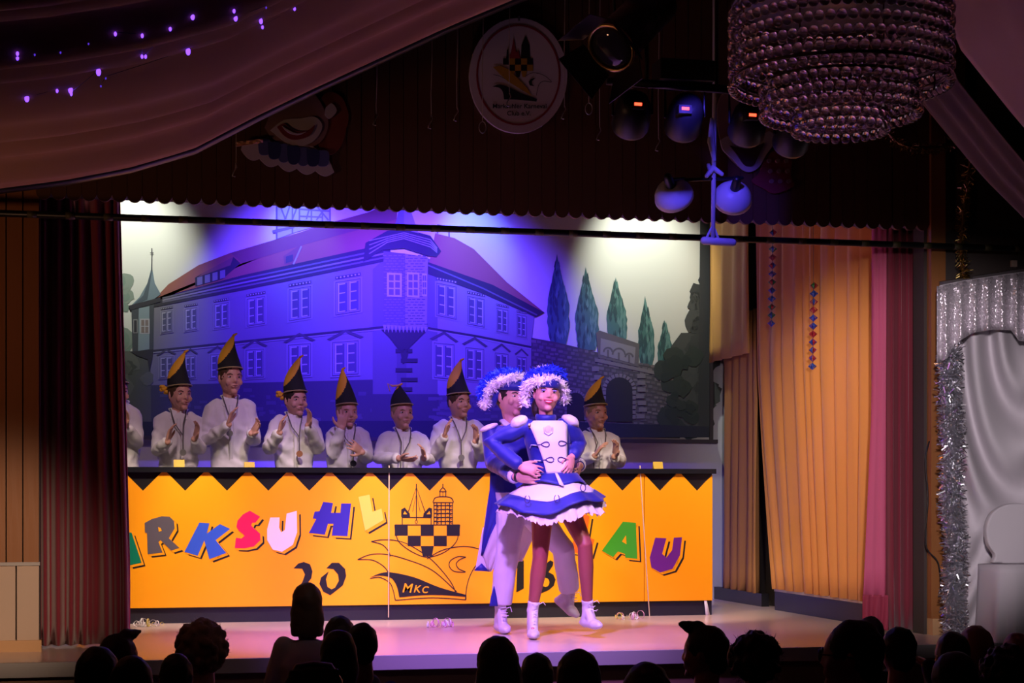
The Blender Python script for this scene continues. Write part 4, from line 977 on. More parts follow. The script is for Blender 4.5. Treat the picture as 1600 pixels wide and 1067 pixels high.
# jacket
jk = MB(); jk.loft([sect_ring(c, w_+.008, d_+.008, Vector((1, 0, 0)), Vector((0, 1, 0))) for c, w_, d_ in GS[1:-1]])
for s0, e_, w_, sg in ((sl, el, wr, -1), (sr, el2, wr2, 1)):
    fa = (w_-e_).normalized(); cu = w_-fa*.03
    jk.tube([s0+Vector((-sg*.03, 0, 0)), s0, s0.lerp(e_, .5), e_, e_.lerp(cu, .5), cu], [.052, .054, .054, .052, .047, .044], 14)
jk.fused('jacket', DBLUE, girl, .007, 3, .005, 12)
def front_pt(u, v, S, Y0, g=.012):
    y = Y0-.1
    for _ in range(6):
        p = P(u, v, y); z = p.z
        for (a, wa, da), (b_, wb, db) in zip(S, S[1:]):
            lo, hi = sorted((a.z, b_.z))
            if lo <= z <= hi or (b_ is S[-1][0]):
                t = min(1, max(0, (z-a.z)/((b_.z-a.z) or 1))); c = a.lerp(b_, t); w_ = lerp(wa, wb, t)+g; d_ = lerp(da, db, t)+g
                q = min(.97, abs((p.x-c.x)/w_)); y = c.y-d_*(1-q**2.4)**(1/2.4); break
    return P(u, v, y)
def bandpatch(edges, S, Y0, g, n=10, sub=5):
    rows = []
    for (v0_, l0, r0), (v1_, l1, r1) in zip(edges, edges[1:]):
        for k in range(sub):
            t = k/sub; rows.append([front_pt(lerp(lerp(l0, l1, t), lerp(r0, r1, t), j/n), lerp(v0_, v1_, t), S, Y0, g) for j in range(n+1)])
    v, l, r = edges[-1]; rows.append([front_pt(lerp(l, r, j/n), v, S, Y0, g) for j in range(n+1)]); return rows
b = MB(); b.grid(bandpatch([(657, 834, 878), (664, 827, 886), (680, 834, 886), (700, 842, 886), (720, 849, 886), (740, 854, 887)], GS[:-1], GY, .022, 12)); b.build('white_bib', DWHITE, girl, thick=.006, fix=False)
b = MB()
for v_ in (652.0,):
    pts = [gc*0+nb+Vector((.056*math.cos(q), .054*math.sin(q)+.005, .030+.006*math.sin(q))) for q in [2*math.pi*i/20 for i in range(21)]]
    b.tube(pts, .020, 8, rnd=False, flat=.40, axis=(0, 0, 1))
b.build('collar', DBLUE, girl)
for (us, vs_, sg) in ((812, 659, -1), (890, 658, 1)):
    b = MB(); c = gq(us, vs_, -.01); M = RY(-sg*-25) ; b.ell(c+Vector((sg*.004, 0, 0)), (.058, .062, .036), RY(sg*28), 14, 10); b.tube([c+Vector((sg*.03, -.03, -.02)), c+Vector((sg*.045, 0, -.03)), c+Vector((sg*.03, .03, -.02))], .014, 8); b.fused('shoulder_puff', DWHITE, girl, .006, 3, .003, 30)
# braid loops on the front
def loop(u, v, sg, n_=14, S=GS[:-1], Y0=GY, g=.029):
    pts = [front_pt(u+sg*14*(-1), v+1, S, Y0, g)]
    for i in range(n_+1):
        a = math.pi+i/n_*2*math.pi if sg > 0 else i/n_*-2*math.pi
        x = math.cos(a); y = math.sin(a)*(1+.4*x*sg)*.62
        pts.append(front_pt(u+6.2*x, v+6.0*y, S, Y0, g))
    return pts
for (u, v, sg) in ((852, 694, 1), (879, 692.5, -1), (859, 718, 1), (878, 718, -1)):
    b = MB(); b.tube(loop(u, v, sg), .0026, 6); b.build('braid_loop', CORD, girl)
for (u, v) in ((836, 696), (841, 720)):
    b = MB(); b.tube([front_pt(u-8, v+4, GS[:-1], GY, .014), front_pt(u-6, v-1, GS[:-1], GY, .016), front_pt(u+4, v, GS[:-1], GY, .020)], .003, 6); b.build('braid_end', DWHITE, girl)
b = MB(); p = front_pt(827.5, 665, GS[:-1], GY, .03); b.ell(p, (.010, .006, .014), None, 10, 7); b.build('brooch', GOLD, girl)
b = MB(); b.tube([front_pt(850, 668, GS[:-1], GY, .03), front_pt(851, 676, GS[:-1], GY, .03), front_pt(857, 680, GS[:-1], GY, .03), front_pt(863, 676, GS[:-1], GY, .03), front_pt(864, 668, GS[:-1], GY, .03)], .004, 6); b.ell(front_pt(857, 671, GS[:-1], GY, .026), (.022, .004, .026), None, 12, 8); b.build('medallion', mat('pale_silver', (0.62, 0.60, 0.68), 0.35), girl)
# skirt, built as rings around the tilted waist
def interp(tab, x):
    if x <= tab[0][0]: return tab[0][1]
    for (a, b_), (c, d) in zip(tab, tab[1:]):
        if x <= c: return lerp(b_, d, (x-a)/(c-a))
    return tab[-1][1]
R = 86/264; wc = gq(866, 742); hc = gq(860, 778)
BAND = [(774, 788), (786, 793), (802, 801), (834, 805.5), (850, 801), (864, 794), (880, 786), (898, 781), (919, 784), (934, 783), (945, 776)]
PET = [(784, 800), (800, 806), (822, 814), (836, 820), (850, 818), (866, 814), (885, 814), (900, 806), (912, 800), (924, 806), (934, 806), (946, 794), (953, 787)]
def hemz(tab, a, rad, off=0):
    x = math.cos(a); y = -math.sin(a)
    u = lerp(tab[0][0], tab[-1][0], (x+1)/2)
    v = interp(tab, u) if y <= 0 else lerp(tab[0][1], tab[-1][1], (x+1)/2)-3*abs(y)
    return P(u, v+off, GY+y*rad*.9).z
NR = 96
def skirt_ring(t, t_wave=1.0, rad=R, tab=BAND, cz=None):
    out = []
    for j in range(NR):
        a = 2*math.pi*j/NR; rip = .010*math.sin(11*a+1)*t
        r = lerp(.122, rad+rip, t**1.15); c = wc.lerp(hc, t)
        z = lerp(wc.z, hemz(tab, a, rad), t)
        z += .004*math.sin(math.pi*t)
        out.append(Vector((c.x+r*math.cos(a), GY-r*.9*math.sin(a), z)))
    return out
b = MB(); b.grid([skirt_ring(t) for t in [i/10*.70 for i in range(11)]], close=True); b.build('skirt', DWHITE, girl, thick=.004, fix=False)
b = MB(); b.grid([skirt_ring(.69+.31*i/5, rad=R+.004) for i in range(6)], close=True); b.build('skirt_band', DBLUE, girl, thick=.006, fix=False)
b = MB(); NRp = 240
rn = random.Random(4)
jit = [rn.uniform(-1, 1) for _ in range(NRp)]
for lay_, (rr, dz) in enumerate(((R-.002, 0), (R-.035, 6), (R-.07, 3))):
    rows = []
    for i in range(8):
        t = i/7; row = []
        for j in range(NRp):
            a = 2*math.pi*j/NRp; amp = .014*t
            r = lerp(rr*.84, rr, t)+amp*math.sin(24*a+lay_*2)+.008*t*jit[(j+lay_*31) % NRp]
            zt = lerp(wc.z, hemz(BAND, a, R), .88)-.012*lay_; zb = hemz(PET, a, R, -dz)+.010*t*math.sin(30*a+jit[j]*2)
            row.append(Vector((lerp(wc.x, hc.x, 1)+r*math.cos(a)+.008*t, GY-r*.9*math.sin(a), lerp(zt, zb, t))))
        rows.append(row)
    b.grid(rows, close=True)
b.build('petticoat', TULLE, girl, thick=.0, fix=False)
rows = []
for i in range(5):
    t = i/4; rows.append([Vector((wc.x+(.136+.060*t)*math.cos(a), GY-(.112+.060*t)*math.sin(a), wc.z+.012-(.062+.012*math.sin(5*a))*t)) for a in [2*math.pi*j/48 for j in range(48)]])
b = MB(); b.grid(rows, close=True); b.build('peplum', DBLUE, girl, thick=.005, fix=False)
b = MB(); b.poly([gq(867, 739, -.13), gq(871, 739, -.13), gq(882, 760, -.195), gq(874, 757, -.19)]); b.build('peplum_split', DWHITE, girl, thick=.004, fix=False)
for (u, v, t) in ((824, 780, .6), (870, 779, .55), (911, 762, .6)):
    b = MB(); a = math.acos(max(-1, min(1, (u-860)/86/ .9)));
    base = None
    pts = []
    for i in range(12):
        q = -math.pi/2+.5+i/11*(2*math.pi-1.0); x_ = 4*math.cos(q); y_ = 6*math.sin(q)
        uu, vv = u+x_, v+y_; rr = R*.86; xx = (uu-862)/264; yy = -math.sqrt(max(.01, rr*rr-xx*xx))*.9
        pts.append(P(uu, vv, GY+yy-.02))
    b.tube(pts, .0026, 6); b.build('skirt_loop', CORD, girl)
# boots with laces
for n_, (h_, kn, an, to) in enumerate(legs):
    A, T = gq(*an), gq(*to); sh = (gq(*kn)-A).normalized(); s1 = MB()
    if n_ == 0: T.z = STAGE+.028
    top = A+sh*.035
    s1.tube([top, A, A-sh*.03], [.038, .034, .037], 14, rnd=False); add_foot(s1, A-sh*.02, T, r=.036); s1.fused('boot', BOOT, girl, .006, 2)
    b = MB(); f = Vector((0, -1, 0))
    for i in range(6):
        q = (A+sh*.02).lerp(A.lerp(T, .55)+Vector((0, 0, .03)), i/5)+f*.034
        b.tube([q+Vector((-.014, 0, 0)), q+Vector((.014, -.002, .010 if i % 2 else -.010))], .0024, 5)
    q = A+sh*.018+Vector((.03, -.028, 0)); b.tube([q, q+Vector((.02, -.01, .012)), q+Vector((.036, 0, -.006))], .0026, 5); b.build('laces', DWHITE, girl)
# hat
b = MB(); up = GM @ Vector((0, 0, 1))
b.loft([[gc+GM @ Vector((r*.080*math.cos(q), .006+r*.100*math.sin(q), z)) for q in [i*2*math.pi/24 for i in range(24)]] for z, r in ((.030, 1.04), (.062, 1.08), (.085, 1.0), (.105, .75))]); b.tube([gc+GM @ Vector((-.07, .03, .03)), gc+GM @ Vector((-.085, .04, -.03)), gc+GM @ Vector((-.085, .05, -.06))], [.02, .018, .008], 8); b.build('hat_crown', DBLUE, girl)
feather_trim([gq(820, 631, .04), gq(821, 614, .02), gq(828, 600, -.03), gq(845, 593.5, -.08), gq(866, 594, -.07), gq(879, 606, .0), gq(882, 627, .05)], .029, 800, FEATW, 'white_feathers', girl, 1)
feather_trim([gq(821, 604, .04), gq(827, 591, .01), gq(838, 584, -.03), gq(854, 580, -.05), gq(869, 580, -.02), gq(880, 590, .04)], .028, 700, FEATB, 'blue_feathers', girl, 2)
feather_trim([gq(838, 577, .0), gq(848, 575, -.02), gq(858, 576, .0)], .016, 120, FEATW, 'feather_tips', girl, 3, core=False)

# ------------------------------------------------------------------ dancing boy behind her
BY = 10.86
bq = lambda u, v, dy=0.0: P(u, v, BY+dy)
lad = person_root((bq(800, 985).x, BY, STAGE), 'male dancer in royal blue tailcoat and white trousers behind the girl dancer')
bc = bq(798, 621); LM_ = RZ(24) @ RX(2) @ RY(5); bk = 1.06
sl, sr = bq(768, 676), bq(826, 674)
LS = [(bq(812, 792), .140, .11), (bq(808, 770), .142, .112), (bq(804, 742), .128, .100), (bq(800, 710), .132, .105), (bq(798, 690), .142, .105), (bq(798, 676), .140, .09), (bq(798, 666), .090, .07), (bq(799, 660), .055, .055)]
body = MB(); add_head(body, bc, LM_, bk); nb = bq(799, 666)
body.tube([bc+LM_ @ Vector((0, .016, -.06)), bq(799, 656, .01), nb], [.050, .050, .058], 12)
X1, Y1 = Vector((1, 0, 0)), Vector((0, 1, 0))
body.loft([sect_ring(c, w_-.012, d_-.012, X1, Y1) for c, w_, d_ in LS])
el, wr, ht = bq(771, 722, -.06), P(806, 745, GY-.05), P(840, 747, GY-.135)
body.tube([sl+Vector((.02, 0, 0)), el, wr], [.042, .036, .025], 10); add_hand(body, wr, ht-wr, Vector((.2, .9, .2)), 1, 1.0, 12, 3, 35)
el2, wr2, ht2 = bq(884, 712, .02), P(906, 728, GY+.14), P(902, 740, GY+.05)
body.tube([sr-Vector((.02, 0, 0)), el2, wr2], [.042, .036, .025], 10); add_hand(body, wr2, ht2-wr2, Vector((-1, 0, 0)), 1, 1.0, 20, 3, 35)
LEG = [((798, 800, 0), (793, 862, -.05), (782, 950, .0), (792, 979, -.13)), ((832, 800, 0), (880, 858, -.04), (890, 926, .14), (900, 960, .08))]
for h_, kn, an, to in LEG:
    body.tube([bq(*h_), bq(*kn), bq(*an)], [.070, .050, .026], 12)
    add_foot(body, bq(*an)+Vector((0, .012, -.01)), bq(*an).lerp(bq(*to), .68)+Vector((0, .02, -.015)), heel=Vector((bq(*an).x, bq(*an).y+.02, lerp(bq(*an).z, bq(*to).z, .8))), r=.016)
body.fused('body', SKIN, lad, .0050, 1)
face(bc, LM_, bk, lad, brow=HAIRD)
h = MB(); h.ell(bc+LM_ @ Vector((0, .012, .012))*bk, (.079*bk, .097*bk, .100*bk), LM_, 18, 12); h.fused('hair', HAIRD, lad, .008, 1, .003, 40)
jk = MB(); jk.loft([sect_ring(c, w_+.012, d_+.012, X1, Y1) for c, w_, d_ in LS[1:-1]])
for s0, e_, w_, sg in ((sl, el, wr, -1), (sr, el2, wr2, 1)):
    fa = (w_-e_).normalized(); cu = w_-fa*.04
    jk.tube([s0+Vector((-sg*.03, 0, 0)), s0, s0.lerp(e_, .5), e_, e_.lerp(cu, .5), cu], [.056, .060, .060, .058, .052, .050], 14)
    b = MB(); b.tube([cu-fa*.01, cu+fa*.02, w_-fa*.006], [.044, .046, .040], 14, rnd=False); b.build('cuff', DWHITE, lad)
jk.fused('tailcoat', DBLUE, lad, .0075, 3, .006, 11)
b = MB(); b.tube([wr-Vector((0, 0, 0)), wr+(ht-wr).normalized()*.010], [.031, .031], 12, rnd=False); b.build('wristwatch', LEATHER, lad)
def sheet(rows_px, name, m, parent, ys, n=6, thick=.004, fold=.0):
    rows = []
    for i in range(len(rows_px)-1):
        (v0_, l0, r0), (v1_, l1, r1) = rows_px[i], rows_px[i+1]
        for k in range(4):
            t = k/4; rows.append((lerp(v0_, v1_, t), lerp(l0, l1, t), lerp(r0, r1, t)))
    rows.append(rows_px[-1]); out = []
    for i, (v, l, r) in enumerate(rows):
        t = i/(len(rows)-1); y = lerp(ys[0], ys[1], t)
        out.append([bq(lerp(l, r, j/n), v, y+fold*math.sin(j*1.9+i*.25)*(0.3+t)) for j in range(n+1)])
    b = MB(); b.grid(out); return b.build(name, m, parent, thick=thick, fix=False)
sheet([(738, 766, 803), (765, 765, 799), (798, 760, 785), (835, 755, 768), (868, 751.5, 754.5)], 'coat_tail', DBLUE, lad, (-.06, .05), 8, fold=.012)
sheet([(800, 784, 812), (835, 767, 806), (868, 754, 788), (893, 762, 767)], 'tail_lining', CREAM, lad, (-.03, .07), 8, fold=.014)
sheet([(824, 754.5, 757), (868, 746.5, 753), (880, 744.5, 760), (892, 742, 763)], 'tail_facing', DWHITE, lad, (.04, .065), 5)
b = MB(); b.poly([bq(740.5, 891, .055), bq(752.5, 880, .05), bq(765, 893, .055)]); b.build('tail_point', DBLUE, lad, thick=.004, fix=False)
sheet([(805, 808, 838), (838, 806, 834), (862, 805, 823), (877, 804, 816)], 'far_coat_tail', DWHITE, lad, (.10, .16), 6, fold=.012)
tr = MB(); tr.loft([sect_ring(c, w_+.004, d_+.004, X1, Y1) for c, w_, d_ in LS[:3]])
for n_, (h_, kn, an, to) in enumerate(LEG):
    H_, K_, A_ = bq(*h_), bq(*kn), bq(*an); A2_ = A_+(K_-A_).normalized()*.03
    tr.tube([H_, H_.lerp(K_, .5), K_, K_.lerp(A2_, .6), A2_], [.092, .084, .074, .070, .068], 16, rnd=False)
tr.fused('trousers', DWHITE, lad, .008, 3, .007, 9)
sheet([(916, 771.5, 772.5), (932, 767, 776), (947, 764.5, 778)], 'trouser_gusset', DBLUE, lad, (-.070, -.076), 4)
for n_, (h_, kn, an, to) in enumerate(LEG):
    A_, T_ = bq(*an), bq(*to); s1 = MB()
    if n_ == 0:
        T_.z = STAGE+.03; add_foot(s1, A_, T_, r=.038)
    else: add_foot(s1, A_, T_, heel=bq(873, 938, .2), r=.038)
    s1.tube([A_+Vector((0, 0, .03)), A_], [.036, .038], 12); s1.fused('shoe', BOOT, lad, .006, 2)
    b = MB()
    for i in range(4):
        q = A_.lerp(T_, .25+i*.13)+Vector((0, -.02, .036)); b.tube([q+Vector((-.016, 0, 0)), q+Vector((.018, -.004, .004))], .003, 5)
    q = A_.lerp(T_, .3)+Vector((.02, -.03, .04)); b.tube([q, q+Vector((.022, -.01, .008)), q+Vector((.03, -.012, -.02))], .003, 5); b.build('laces', DWHITE, lad)
for (us, vs_, sg) in ((764, 668, -1), (826, 667, 1)):
    b = MB(); c = bq(us, vs_); b.ell(c, (.062, .07, .020), RY(sg*22), 14, 8); b.build('epaulette', DWHITE, lad)
b = MB(); fw = Vector((0, -1, 0))
for sg in (-1, 1): b.tube([nb+Vector((0, .05, .04)), nb+Vector((sg*.055, 0, .035)), nb+Vector((sg*.035, -.06, .0)), nb+Vector((sg*.05-.02, -.10, -.06))], [.018, .024, .026, .016], 8, flat=.4)
b.build('white_collar', DWHITE, lad)
b = MB(); q = nb+Vector((.012, -.085, -.004)); 
for sg in (-1, 1): b.ell(q+Vector((sg*.026, 0, 0)), (.026, .010, .018), None, 10, 7)
b.ell(q, (.010, .012, .010), None, 8, 6); b.build('bow_tie', LEATHER, lad)
b = MB(); b.loft([[bc+LM_ @ Vector((r*.084*math.cos(q), .008+r*.104*math.sin(q), z))*bk for q in [i*2*math.pi/24 for i in range(24)]] for z, r in ((.036, 1.04), (.062, 1.10), (.085, 1.0), (.105, .75))]); b.tube([bc+LM_ @ Vector((-.078, .03, .03)), bc+LM_ @ Vector((-.088, .05, -.03)), bc+LM_ @ Vector((-.08, .06, -.06))], [.022, .02, .008], 8); b.build('hat_crown', DBLUE, lad)
feather_trim([bq(757, 633, .05), bq(760, 617, .03), bq(769, 603, -.02), bq(784, 595, -.06), bq(803, 591, -.07), bq(817, 592, -.04)], .032, 800, FEATW, 'white_feathers', lad, 4)
feather_trim([bq(752, 620, .05), bq(757, 605, .03), bq(766, 592, .0), bq(780, 585, -.03), bq(797, 582, -.05), bq(813, 586, -.02)], .030, 700, FEATB, 'blue_feathers', lad, 5)
# ------------------------------------------------------------------ audience in the hall
AUDC = [mat('dark_jacket', (0.02, 0.02, 0.025), 0.8, 0.2, 15), mat('charcoal_jumper', (0.035, 0.03, 0.035), 0.85, 0.2, 15), mat('navy_shirt', (0.03, 0.03, 0.14), 0.8), mat('light_blue_shirt', (0.32, 0.36, 0.55), 0.8, 0.1, 12), mat('blue_shirt', (0.04, 0.05, 0.32), 0.8), mat('pale_tshirt', (0.75, 0.72, 0.80), 0.85, 0.1, 12)]
def spectator(u, vt, wpx, D, yaw, hair, style, label, cloth=0, dark=True, standing=False, glasses=False, point=None, sw=.20):
    """u, vt: crown of the head in the photo; D: distance into the hall; the rest of the body follows from sitting on a chair."""
    pt = CAMZ-(vt-V0)/F*(D); s_ = F/D
    lat = (u-800)/F*D; px, py = CS*lat+SN*D, CS*D-SN*lat
    hwid = wpx/s_; k = max(.80, min(1.12, hwid/.172)) if style in ('short', 'quiff', 'bald', 'bob') else max(.85, min(1.05, hwid/.21))
    zt = pt; c = Vector((px, py, zt-.125*k)); M = RZ(yaw)
    root = person_root((px, py, 0), label, 'spectators in the dark hall')
    fw = M @ Vector((0, -1, 0)); ax = M @ Vector((1, 0, 0)); ay = -fw
    bw = 180 if abs(((yaw+180) % 360)-180) < 200 else yaw
    Bm = RZ(180); bfw = Vector((SN*.3, .95, 0)).normalized(); bax = Vector((-bfw.y, bfw.x, 0))*-1
    nbz = c.z-.165*k; mid = Vector((px, py-.01, nbz-.02)); sl, sr = mid-bax*sw*k-Vector((0, 0, .035)), mid+bax*sw*k-Vector((0, 0, .035))
    seat = .44 if not standing else max(.40, zt*.50)
    hip = Vector((px, py-.03, seat+.09))
    body = MB(); add_head(body, c, M, k)
    body.tube([c-fw*.016-Vector((0, 0, .06*k)), mid+Vector((0, 0, .02))], [.052*k, .058*k], 12)
    S = torso_sections(hip, sl+(sr-sl).normalized()*.03, sr-(sr-sl).normalized()*.03, k*1.0)
    add_torso(body, [(a, b_-.012, d_-.012) for a, b_, d_ in S], sl, sr)
    cl_ = MB(); add_torso(cl_, [(a, b_+.010, d_+.010) for a, b_, d_ in S[:-1]], sl, sr)
    for sg, s0 in ((-1, sl), (1, sr)):
        s0 = s0-bax*sg*.02; el = s0+bax*sg*.05-Vector((0, 0, .26*k))+bfw*.02; wr = el+bfw*.20-Vector((0, 0, .04))-bax*sg*.06
        if standing and sg < 0: el = s0+bax*sg*.05-Vector((0, 0, .17)); wr = el-Vector((0, 0, .13))+bfw*.05-bax*sg*.03
        if point and sg < 0: el = P(point[0]+28, point[1]+40, py+.03); wr = P(point[0]+14, point[1]+8, py+.05)
        body.tube([s0, el, wr], [.042*k, .036*k, .026*k], 10)
        add_hand(body, wr, (P(point[0], point[1], py+.1)-wr) if (point and sg < 0) else bfw, Vector((0, 0, -1)), sg, .95*k, 25)
        cl_.tube([s0-bax*sg*-.0, s0.lerp(el, .5), el]+([] if standing else [el.lerp(wr, .6), wr.lerp(el, .05)]), [.062*k, .058*k, .054*k]+([] if standing else [.048*k, .042*k]), 12)
    for sg in (-1, 1):
        hp = hip+bax*sg*.08-Vector((0, 0, .04))
        if standing: kn = Vector((hp.x, hp.y+.01, seat*.5)); an = Vector((hp.x, hp.y, .08))
        else: kn = hp+bfw*.36+Vector((0, 0, -.03)); an = Vector((kn.x, kn.y, .09))+bfw*.02
        body.tube([hp, kn, an], [.070*k, .052*k, .036*k], 10)
        cl_.tube([hp, kn, an+Vector((0, 0, .03))], [.085*k, .066*k, .055*k], 12)
        f = MB(); add_foot(f, an, Vector((an.x, an.y, .036))+bfw*.15, heel=Vector((an.x, an.y, .034))-bfw*.04, r=.040*k); f.fused('shoe', LEATHER, root, .012, 2)
    body.fused('body', SKIN, root, .0085 if not point else .006, 1)
    cl_.fused('clothes', AUDC[cloth], root, .012, 3, .006, 9)
    h = MB(); O = lambda x, y, z: c+M @ (Vector((x, y, z))*k)
    amp, sc = .004, 30
    if style in ('short', 'quiff'):
        h.ell(O(0, .014, .022), (.081*k, .099*k, .103*k), M, 20, 12); h.ell(O(0, .055, -.035), (.062*k, .05*k, .06*k), M)
        if style == 'quiff': h.tube([O(0, -.03, .11), O(0, -.085, .118), O(0, -.115, .128)], [.035*k, .026*k, .008*k], 8)
    elif style == 'bald': h.ell(O(0, .045, -.025), (.080*k, .065*k, .055*k), M)
    elif style == 'bob':
        h.ell(O(0, .012, .018), (.088*k, .104*k, .108*k), M, 20, 12)
        h.loft([[O(.090*q*math.cos(a), .030+.085*q*math.sin(a), z) for a in [i*math.pi/9 for i in range(18)]] for z, q in ((.03, .9), (-.03, 1.02), (-.09, 1.05), (-.135, .92))])
    elif style == 'long':
        h.ell(O(0, .012, .018), (.092*k, .108*k, .110*k), M, 20, 12)
        h.loft([[O(.096*q*math.cos(a), .036+.080*q*math.sin(a), z) for a in [i*math.pi/9 for i in range(18)]] for z, q in ((.03, .92), (-.05, 1.08), (-.13, 1.22), (-.22, 1.30), (-.30, 1.2))])
    elif style == 'straight':
        h.ell(O(0, .012, .012), (.084*k, .102*k, .106*k), M, 20, 12)
        h.loft([[O(.086*q*math.cos(a), .034+.070*q*math.sin(a), z) for a in [i*math.pi/9 for i in range(18)]] for z, q in ((.03, .92), (-.04, 1.04), (-.10, 1.08), (-.15, 1.06), (-.175, .98))])
    elif style == 'curly':
        rn = random.Random(int(u)); h.ell(O(0, .012, .012), (.100*k, .108*k, .112*k), M, 20, 12)
        for _ in range(110):
            v = Vector((rn.gauss(0, 1), rn.gauss(0, 1), rn.gauss(0, 1)+.15)).normalized()
            if v.y < -.5 and v.z < .2: continue
            h.ell(O(v.x*.104, .012+v.y*.112, .006+v.z*.112), (.021*k,)*3, M, 7, 5)
    h.fused('hair', hair, root, .009 if style != 'curly' else .007, 1, amp, sc)
    if style == 'curly':
        rn = random.Random(3); b = MB()
        for _ in range(500):
            v = Vector((rn.gauss(0, 1), rn.gauss(0, 1), rn.gauss(0, 1)+.1)).normalized()
            if v.y < -.5 and v.z < .2: continue
            p = O(v.x*.112, .012+v.y*.12, .006+v.z*.12); e = p+(M @ v)*rn.uniform(.004, .016)+Vector((rn.gauss(0, .008), rn.gauss(0, .008), rn.gauss(0, .008)))
            sd = Vector((rn.gauss(0, 1), rn.gauss(0, 1), rn.gauss(0, 1))).normalized()*.0014; b.add([p-sd, p+sd, e], [(0, 1, 2)])
        b.build('loose_curls', hair, root, smooth=False, fix=False)
    if glasses:
        b = MB()
        for sg in (-1, 1):
            q = O(sg*.034, -.100, .004); b.tube([q+M @ Vector((.026*math.cos(a), 0, .020*math.sin(a))) for a in [i*math.pi/8 for i in range(17)]], .0032, 6, rnd=False); b.tube([O(sg*.060, -.100, .008), O(sg*.080, -.03, .008), O(sg*.080, .02, .0)], .003, 6)
        b.tube([O(-.010, -.102, .006), O(.010, -.102, .006)], .003, 6); b.build('glasses', LEATHER, root)
    return root
SP = [
 (187, 989, 56, 7.9, 120, HAIRD, 'quiff', 'spectator with pointed dark quiff in profile below the left curtain', 0),
 (152, 1008, 74, 6.5, 178, HAIRD, 'short', 'dark-haired spectator nearest the left edge of the hall', 0),
 (206, 1023, 72, 5.7, 175, HAIRB, 'short', 'brown-haired spectator with low head between two dark heads at left', 1),
 (275, 1019, 56, 7.0, 182, HAIRD, 'short', 'dark small head in front of the curly-haired child', 0),
 (316, 968, 80, 8.35, 176, mat('auburn_curls', (0.32, 0.18, 0.12), 0.7, 0.4, 60), 'curly', 'child with big fluffy auburn curls and light blue shirt', 3),
 (530, 961, 54, 8.9, 180, HAIRD, 'short', 'dark head behind the two front heads, right of the long-haired child', 0),
 (528, 983, 52, 6.95, 186, HAIRD, 'bob', 'dark bobbed head nearest, beside the olive chair', 1),
 (566, 972, 52, 7.6, 176, HAIRD, 'short', 'short-haired spectator with bare neck and blue collar', 4),
 (776, 993, 74, 7.4, 184, HAIRD, 'long', 'long-haired spectator directly under the male dancer', 0),
 (838, 1019, 56, 7.9, 180, HAIRD, 'short', 'dark head right below the girl dancer, between two larger heads', 1),
 (903, 1013, 68, 6.5, 178, HAIRD, 'bob', 'dark rounded head with parted hair right of the girl dancer', 0),
 (1009, 1033, 82, 6.0, 180, HAIRB, 'short', 'low dark head at the bottom edge between dancers and quiffed man', 1),
 (1101, 976, 62, 7.6, 235, HAIRD, 'quiff', 'man in profile with upturned quiff looking left', 1),
 (1179, 988, 76, 6.7, 180, HAIRD, 'curly', 'spectator with dark frizzy curls right of the quiffed man', 0),
 (1330, 967, 80, 6.2, 240, HAIRD, 'short', 'man in profile wearing dark glasses at the right', 2),
 (1359, 962, 44, 8.7, 180, HAIRG, 'short', 'grey-haired spectator behind the man with glasses', 1),
 (1403, 978, 54, 6.9, 182, HAIRD, 'short', 'dark head between the man with glasses and the pointing spectator', 0),
 (1487, 986, 56, 7.4, 178, HAIRD, 'short', 'spectator reaching out a pointing hand in front of the curtain', 0),
 (1490, 1017, 60, 5.6, 180, HAIRD, 'bob', 'dark head in front of the pointing spectator', 1),
 (1523, 976, 58, 8.1, 176, HAIRF, 'short', 'blond spectator in front of the silver tinsel', 1),
 (1587, 987, 38, 8.8, 180, HAIRF, 'short', 'small blond head in front of the white chair', 1),
 (1571, 1008, 78, 6.7, 180, HAIRD, 'curly', 'dark curly head at the right edge of the hall', 0)]
for q in SP:
    spectator(*q, glasses='glasses at' in q[7], point=(1437, 1031) if 'pointing hand' in q[7] else None, sw=.17 if q[3] > 7.3 else .19)
spectator(480, 907, 56, 8.3, 172, mat('light_brown_hair', (0.26, 0.17, 0.10), 0.5, 0.5, 50, stretch=(1, 1, 0.15)), 'straight', 'child with long light brown hair standing in a pale loose t-shirt', 5, standing=True, sw=.15)
# olive chair back at the bottom edge
c = P(490, 1060, 6.4); chair = thing('chair', (c.x, 6.4, 0), 'olive padded chair back at the bottom edge of the hall', 'chair')
b = MB(); zt = P(490, 1037, 6.4).z; b.box((c.x-.09, 6.37, zt-.5), (c.x+.09, 6.42, zt-.02)); b.ell((c.x, 6.395, zt-.05), (.09, .026, .05)); b.fused('backrest', mat('olive_fabric', (0.10, 0.085, 0.02), 0.8, 0.2, 20), chair, .01, 2)
b = MB(); b.tube([(c.x-.095, 6.395, 0.4), (c.x-.095, 6.395, zt-.06), (c.x-.06, 6.395, zt-.005), (c.x, 6.395, zt+.004), (c.x+.06, 6.395, zt-.005), (c.x+.095, 6.395, zt-.06), (c.x+.095, 6.395, .4)], .008, 8); b.build('back_frame', STEEL, chair)
b = MB(); b.box((c.x-.2, 6.42, .42), (c.x+.2, 6.80, .46)); b.build('seat', MATS['olive_fabric'], chair, smooth=False, bevel=.01)
for sx in (-.18, .18):
    for yy in (6.43, 6.78):
        b = MB(); b.tube([(c.x+sx, yy, .43), (c.x+sx*1.05, yy, .008)], .011, 8); b.build('leg', STEEL, chair)

